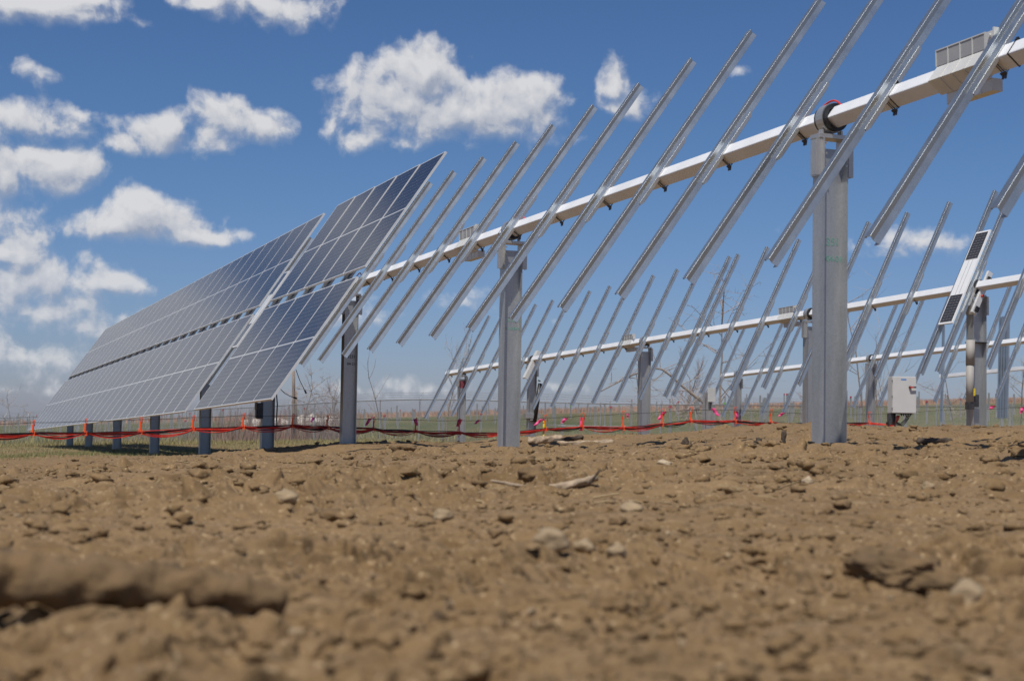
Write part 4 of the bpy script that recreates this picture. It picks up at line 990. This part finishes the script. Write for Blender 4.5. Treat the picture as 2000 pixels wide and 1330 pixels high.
# ------------------------------------------------------------------ clods, straw, stones, wood
def gtot(x, y): return float((gz(np.array([x]), np.array([y])) + relief(np.array([x]), np.array([y])))[0])
def scatter(name, n, smin, smax, dmin, dmax, mat, label, cat, sub=1, flat=.8, sink=.45, p=2.4):
    m = MB(); pos = []
    for k in range(n):
        d = math.exp(rr.uniform(math.log(dmin), math.log(dmax))); a = rr.uniform(-.44, .44); pos.append((d * math.sin(a), d * math.cos(a)))
    ar = np.array(pos); zz = gz(ar[:, 0], ar[:, 1]) + relief(ar[:, 0], ar[:, 1])
    for (x, y), z in zip(pos, zz):
        s_ = smin + (smax - smin) * rr.random() ** p; lump(m, (x, y, z + s_ * (flat - sink)), s_ * rr.uniform(.8, 1.4), s_ * rr.uniform(.7, 1.2), s_ * flat * rr.uniform(.7, 1.1), rr, sub, .28)
    o = m.build(name, mat, None, False); o['kind'] = 'stuff'; o['label'] = label; o['category'] = cat
def crumble(name, n, mat, label, cat, smin, smax, p, dmin, dmax, sub, seed, variants=14):
    import bmesh
    r_ = np.random.default_rng(seed); R_ = random.Random(seed); base = []
    for v_ in range(variants):
        bm = bmesh.new(); bmesh.ops.create_icosphere(bm, subdivisions=sub, radius=1); o_ = Vector([R_.uniform(-50, 50) for _ in range(3)])
        pl = [(Vector([R_.gauss(0, 1) for _ in range(3)]).normalized(), R_.uniform(.55, .95)) for _ in range(9)]; vs = []
        for v in bm.verts:
            c_ = v.co; k = min([1.2] + [d_ / max(nn.dot(c_), 1e-3) for nn, d_ in pl if nn.dot(c_) > .05]); k *= 1 + .8 * mnoise.fractal(c_ * 1.7 + o_, .6, 2.3, 4); vs.append(c_ * k)
        base.append((np.array(vs), np.array([[q.index for q in f.verts] for f in bm.faces]))); bm.free()
    d = np.exp(r_.uniform(math.log(dmin), math.log(dmax), n)); a = r_.uniform(-.46, .46, n); x = d * np.sin(a); y = d * np.cos(a)
    keep = (perlin(x * 1.1, y * 1.1, 77) + .35 * perlin(x * 4, y * 4, 78)) > r_.uniform(-.55, .35, n); x, y, d = x[keep], y[keep], d[keep]; n = len(x)
    z = gz(x, y) + relief(x, y); s_ = (smin + (smax - smin) * r_.random(n) ** p) * np.clip(d / 6, .55, 1.3)
    V_, F_ = [], []; off_ = 0
    vi = r_.integers(0, variants, n)
    for k in range(n):
        b_, f_ = base[vi[k]]; q = r_.normal(size=(3, 3)); q, _ = np.linalg.qr(q)
        v = (b_ @ q.T) * (s_[k] * np.array([1.2, 1., .62])) ; v = v + np.array([x[k], y[k], z[k] + s_[k] * .34]); V_.append(v); F_.append(f_ + off_); off_ += len(v)
    V_ = np.concatenate(V_); F_ = np.concatenate(F_); me = bpy.data.meshes.new(name)
    me.vertices.add(len(V_)); me.vertices.foreach_set('co', V_.ravel()); me.loops.add(F_.size); me.loops.foreach_set('vertex_index', F_.ravel().astype(np.int32))
    me.polygons.add(len(F_)); me.polygons.foreach_set('loop_start', (np.arange(len(F_)) * 3).astype(np.int32)); me.update(calc_edges=True); me.validate()
    me.materials.append(mat); o = bpy.data.objects.new(name, me); COL.objects.link(o); o['kind'] = 'stuff'; o['label'] = label; o['category'] = cat
crumble('dirt_clods', 9000, gm, 'crumbled brown dirt clods all over the bare ground', 'dirt clods', .004, .034, 3.0, 1.5, 32, 2, 5)
crumble('dirt_crumbs', 20000, gm, 'fine brown soil crumbs between the clods', 'soil crumbs', .003, .013, 1.6, 1.3, 26, 1, 6)
scatter('gravel', 350, .003, .012, 1.3, 14, M_STONE, 'small tan pebbles scattered in the dirt', 'pebbles', 1)
scatter('gravel_pale', 25, .003, .012, 1.5, 16, M_STONEW, 'small pale pebbles scattered in the dirt', 'pebbles', 1)
m = MB(); pos = []
for k in range(420):
    d = math.exp(rr.uniform(math.log(5), math.log(30))); a = rr.uniform(-.42, .42); pos.append((d * math.sin(a), d * math.cos(a)))
ar = np.array(pos); zz = gz(ar[:, 0], ar[:, 1]) + relief(ar[:, 0], ar[:, 1])
for (x, y), z in zip(pos, zz):
    L = rr.uniform(.02, .12); a = rr.uniform(0, 6.28); q = rr.gauss(0, .3); e = np.array([math.cos(a), math.sin(a), q]) * L / 2; w = rr.uniform(.0012, .005)
    m.tube([np.array([x, y, z + .012]) - e, np.array([x, y, z + .012 + rr.uniform(-.004, .008)]), np.array([x, y, z + .012]) + e], w, 3)
o = m.build('straw', M_STRAW); o['kind'] = 'stuff'; o['label'] = 'dry straw and wood shreds strewn over the dirt'; o['category'] = 'straw'
def rock(px, py, wpx, hpx, label, mat=M_STONE, name='stone', cat='stone', rough=.18, seed=0, sub=3, depth=.8, d=None):
    # distance where the view ray meets the ground
    if d is None:
        v = ray(px, py + hpx * .4); dd_ = np.exp(np.linspace(0, math.log(40), 900)); gg = gz(v[0] * dd_, v[1] * dd_) + relief(v[0] * dd_, v[1] * dd_); d = float(dd_[np.argmax(v[2] * dd_ <= gg)])
    p = at(px, py, d); k = d / FPX; z = gtot(p[0], p[1]); p[2] = .5 * p[2] + .5 * (z + hpx * k * .25); m = MB()
    lump(m, (0, 0, 0), wpx * k / 2, wpx * k / 2 * depth, hpx * k / 2 * 1.3, random.Random(seed + int(px)), sub, rough)
    o = m.build(name, mat, None, True, loc=(p[0], p[1], p[2])); tag(o, label, cat); return o
rock(557, 971, 42, 26, 'angular pale stone left of centre in the middle dirt', M_STONE, rough=.22)
rock(1577, 938, 26, 14, 'small bright stone on the dirt below the nearest tall post', M_STONEW)
rock(1078, 1050, 82, 44, 'smooth tan stone, largest near the middle foreground', M_STONE, rough=.12)
rock(1140, 1066, 52, 28, 'flat tan stone right beside the largest middle stone', M_STONE)
rock(1205, 1078, 44, 24, 'rounded tan stone, rightmost of the middle three', M_STONE)
rock(1236, 990, 46, 18, 'flat buff stone above the middle stones', M_STONE)
rock(868, 1007, 44, 22, 'buff stone left of the middle stones', M_STONE)
rock(1812, 948, 24, 14, 'small orange brown stone at right', M_STONE)
rock(1886, 1160, 74, 52, 'rounded stone beside the big broken clod at lower right', M_STONE, rough=.10)
rock(1295, 905, 30, 10, 'flat pale stone in the dirt right of centre', M_STONEW)
rock(1765, 1112, 190, 60, 'big broken dirt clod at lower right', M_CLOD, 'dirt_clod', 'dirt clod', .20, 5, 5, .7)
rock(1700, 1100, 90, 44, 'rough clod on the left end of the big broken clod', M_CLOD, 'dirt_clod', 'dirt clod', .20, 6, 4, .7)
rock(1037, 928, 60, 24, 'dark crumbly clod behind the split branch', M_CLOD, 'dirt_clod', 'dirt clod', .3, 7, 3)
rock(795, 872, 52, 18, 'dark broken clod left of the central post', M_CLOD, 'dirt_clod', 'dirt clod', .3, 8, 3, d=17)
rock(640, 1005, 44, 24, 'dark clod left of the buff stone', M_CLOD, 'dirt_clod', 'dirt clod', .3, 9, 3)
rock(-2, 1125, 24, 50, 'nearly black stone cut by the left edge', M_DWOOD, 'stone', 'stone', .1, 9, 3)
# soil-caked branch at lower left
def log(pts, d, r, label, mat, name='fallen_branch', cat='branch', seed=1, n=26, taper=None, zoff=0):
    q = [at(a, b_, d if not isinstance(d, (list, tuple)) else d[i_]) for i_, (a, b_) in enumerate(pts)]; o0 = q[0]; Pq = [p - o0 for p in q]; rnd = random.Random(seed)
    m = MB(); vs = []; K = 14; L = len(Pq) - 1
    for i_ in range(n + 1):
        t_ = i_ / n * L; a = min(int(t_), L - 1); f = t_ - a; c = Pq[a] * (1 - f) + Pq[a + 1] * f; dr = Pq[a + 1] - Pq[a]; dr /= np.linalg.norm(dr)
        A = np.cross(dr, ZF); A /= np.linalg.norm(A); B = np.cross(dr, A); rr_ = (r if taper is None else r * (taper[0] + (taper[1] - taper[0]) * i_ / n)) * (1 + .04 * math.sin(i_ * 1.3 + seed))
        if i_ in (0, n): rr_ *= .35
        for k in range(K):
            an_ = 2 * math.pi * k / K; w = rr_ * (1 + .16 * math.sin(3 * an_ + i_ * .6) + rnd.uniform(-.05, .05) + .28 * mnoise.fractal(Vector((i_ * .21, math.cos(an_), math.sin(an_) + seed * 9)) * 1.6, .9, 2.1, 4)); vs.append(c + (A * math.cos(an_) + B * math.sin(an_)) * w)
    fs = [(i_ * K + k, i_ * K + (k + 1) % K, (i_ + 1) * K + (k + 1) % K, (i_ + 1) * K + k) for i_ in range(n) for k in range(K)] + [tuple(range(K))[::-1], tuple(n * K + k for k in range(K))]
    m.add(vs, fs); o = m.build(name, mat, None, True, loc=tuple(o0)); tag(o, label, cat); return o
log([(-60, 1120), (120, 1138), (300, 1142), (440, 1152), (560, 1176)], [2.05, 2.05, 2.1, 2.12, 2.15], .034, 'thick soil caked branch lying at lower left foreground', M_CLOD, taper=(1.15, .6), n=60)
log([(958, 938), (1010, 948), (1050, 953)], 5.9, .010, 'thin pale half of the split branch in the middle dirt', M_WOOD, seed=2, taper=(.5, 1))
log([(1045, 955), (1100, 950), (1150, 938), (1168, 932)], 5.9, .016, 'broad pale half of the split branch in the middle dirt', M_WOOD, seed=3, taper=(1, .8))
log([(1150, 944), (1162, 930), (1173, 916)], 5.8, .006, 'dark twig sticking up at the end of the split branch', M_DWOOD, seed=4, taper=(1, .6), n=10)
log([(1085, 866), (1150, 866), (1200, 863)], 20, .040, 'long smooth grey log lying right of the central post', M_WOOD, 'log', 'log', 5, taper=(.8, 1))
log([(1030, 862), (1060, 859), (1100, 856)], 20.5, .05, 'broken pale log end right beside the central post', M_WOOD, 'log', 'log', 6)
log([(1080, 862), (1115, 857), (1140, 853)], 20.3, .03, 'dark bark slab resting over the broken log', M_DWOOD, 'bark_or_shade_slab', 'log', 7)
log([(1338, 868), (1339, 860), (1341, 853)], 14, .035, 'dark pointed wood stub standing in the dirt right of centre', M_DWOOD, 'wood_stub', 'wood stub', 8, taper=(1.3, .3), n=10)
log([(1352, 866), (1343, 876), (1330, 872)], 13, .012, 'short dark stick lying before the pointed stub', M_DWOOD, 'stick', 'stick', 9, n=10)
log([(1350, 866), (1368, 867), (1384, 867)], 15, .012, 'pale splinter lying right of the pointed stub', M_WOOD, 'splinter', 'stick', 10, n=10)
log([(1481, 866), (1482, 860), (1484, 855)], 14.5, .038, 'dark rounded stub left of the brown peg', M_DWOOD, 'wood_stub', 'wood stub', 11, taper=(1.3, .5), n=10)
log([(1529, 872), (1530, 856), (1532, 840)], 14, .026, 'upright brown wooden peg left of the nearest tall post', M_DWOOD, 'wood_peg', 'wood stub', 12, taper=(1.1, .8), n=10)
log([(1790, 862), (1830, 861), (1860, 860)], 12.5, .03, 'dark strip added as a ground shadow right of the nearest tall post', M_DWOOD, 'bark_or_shade_slab', 'log', 13, taper=(1, .6))  # dark strip laid on the soil in place of a cast shadow
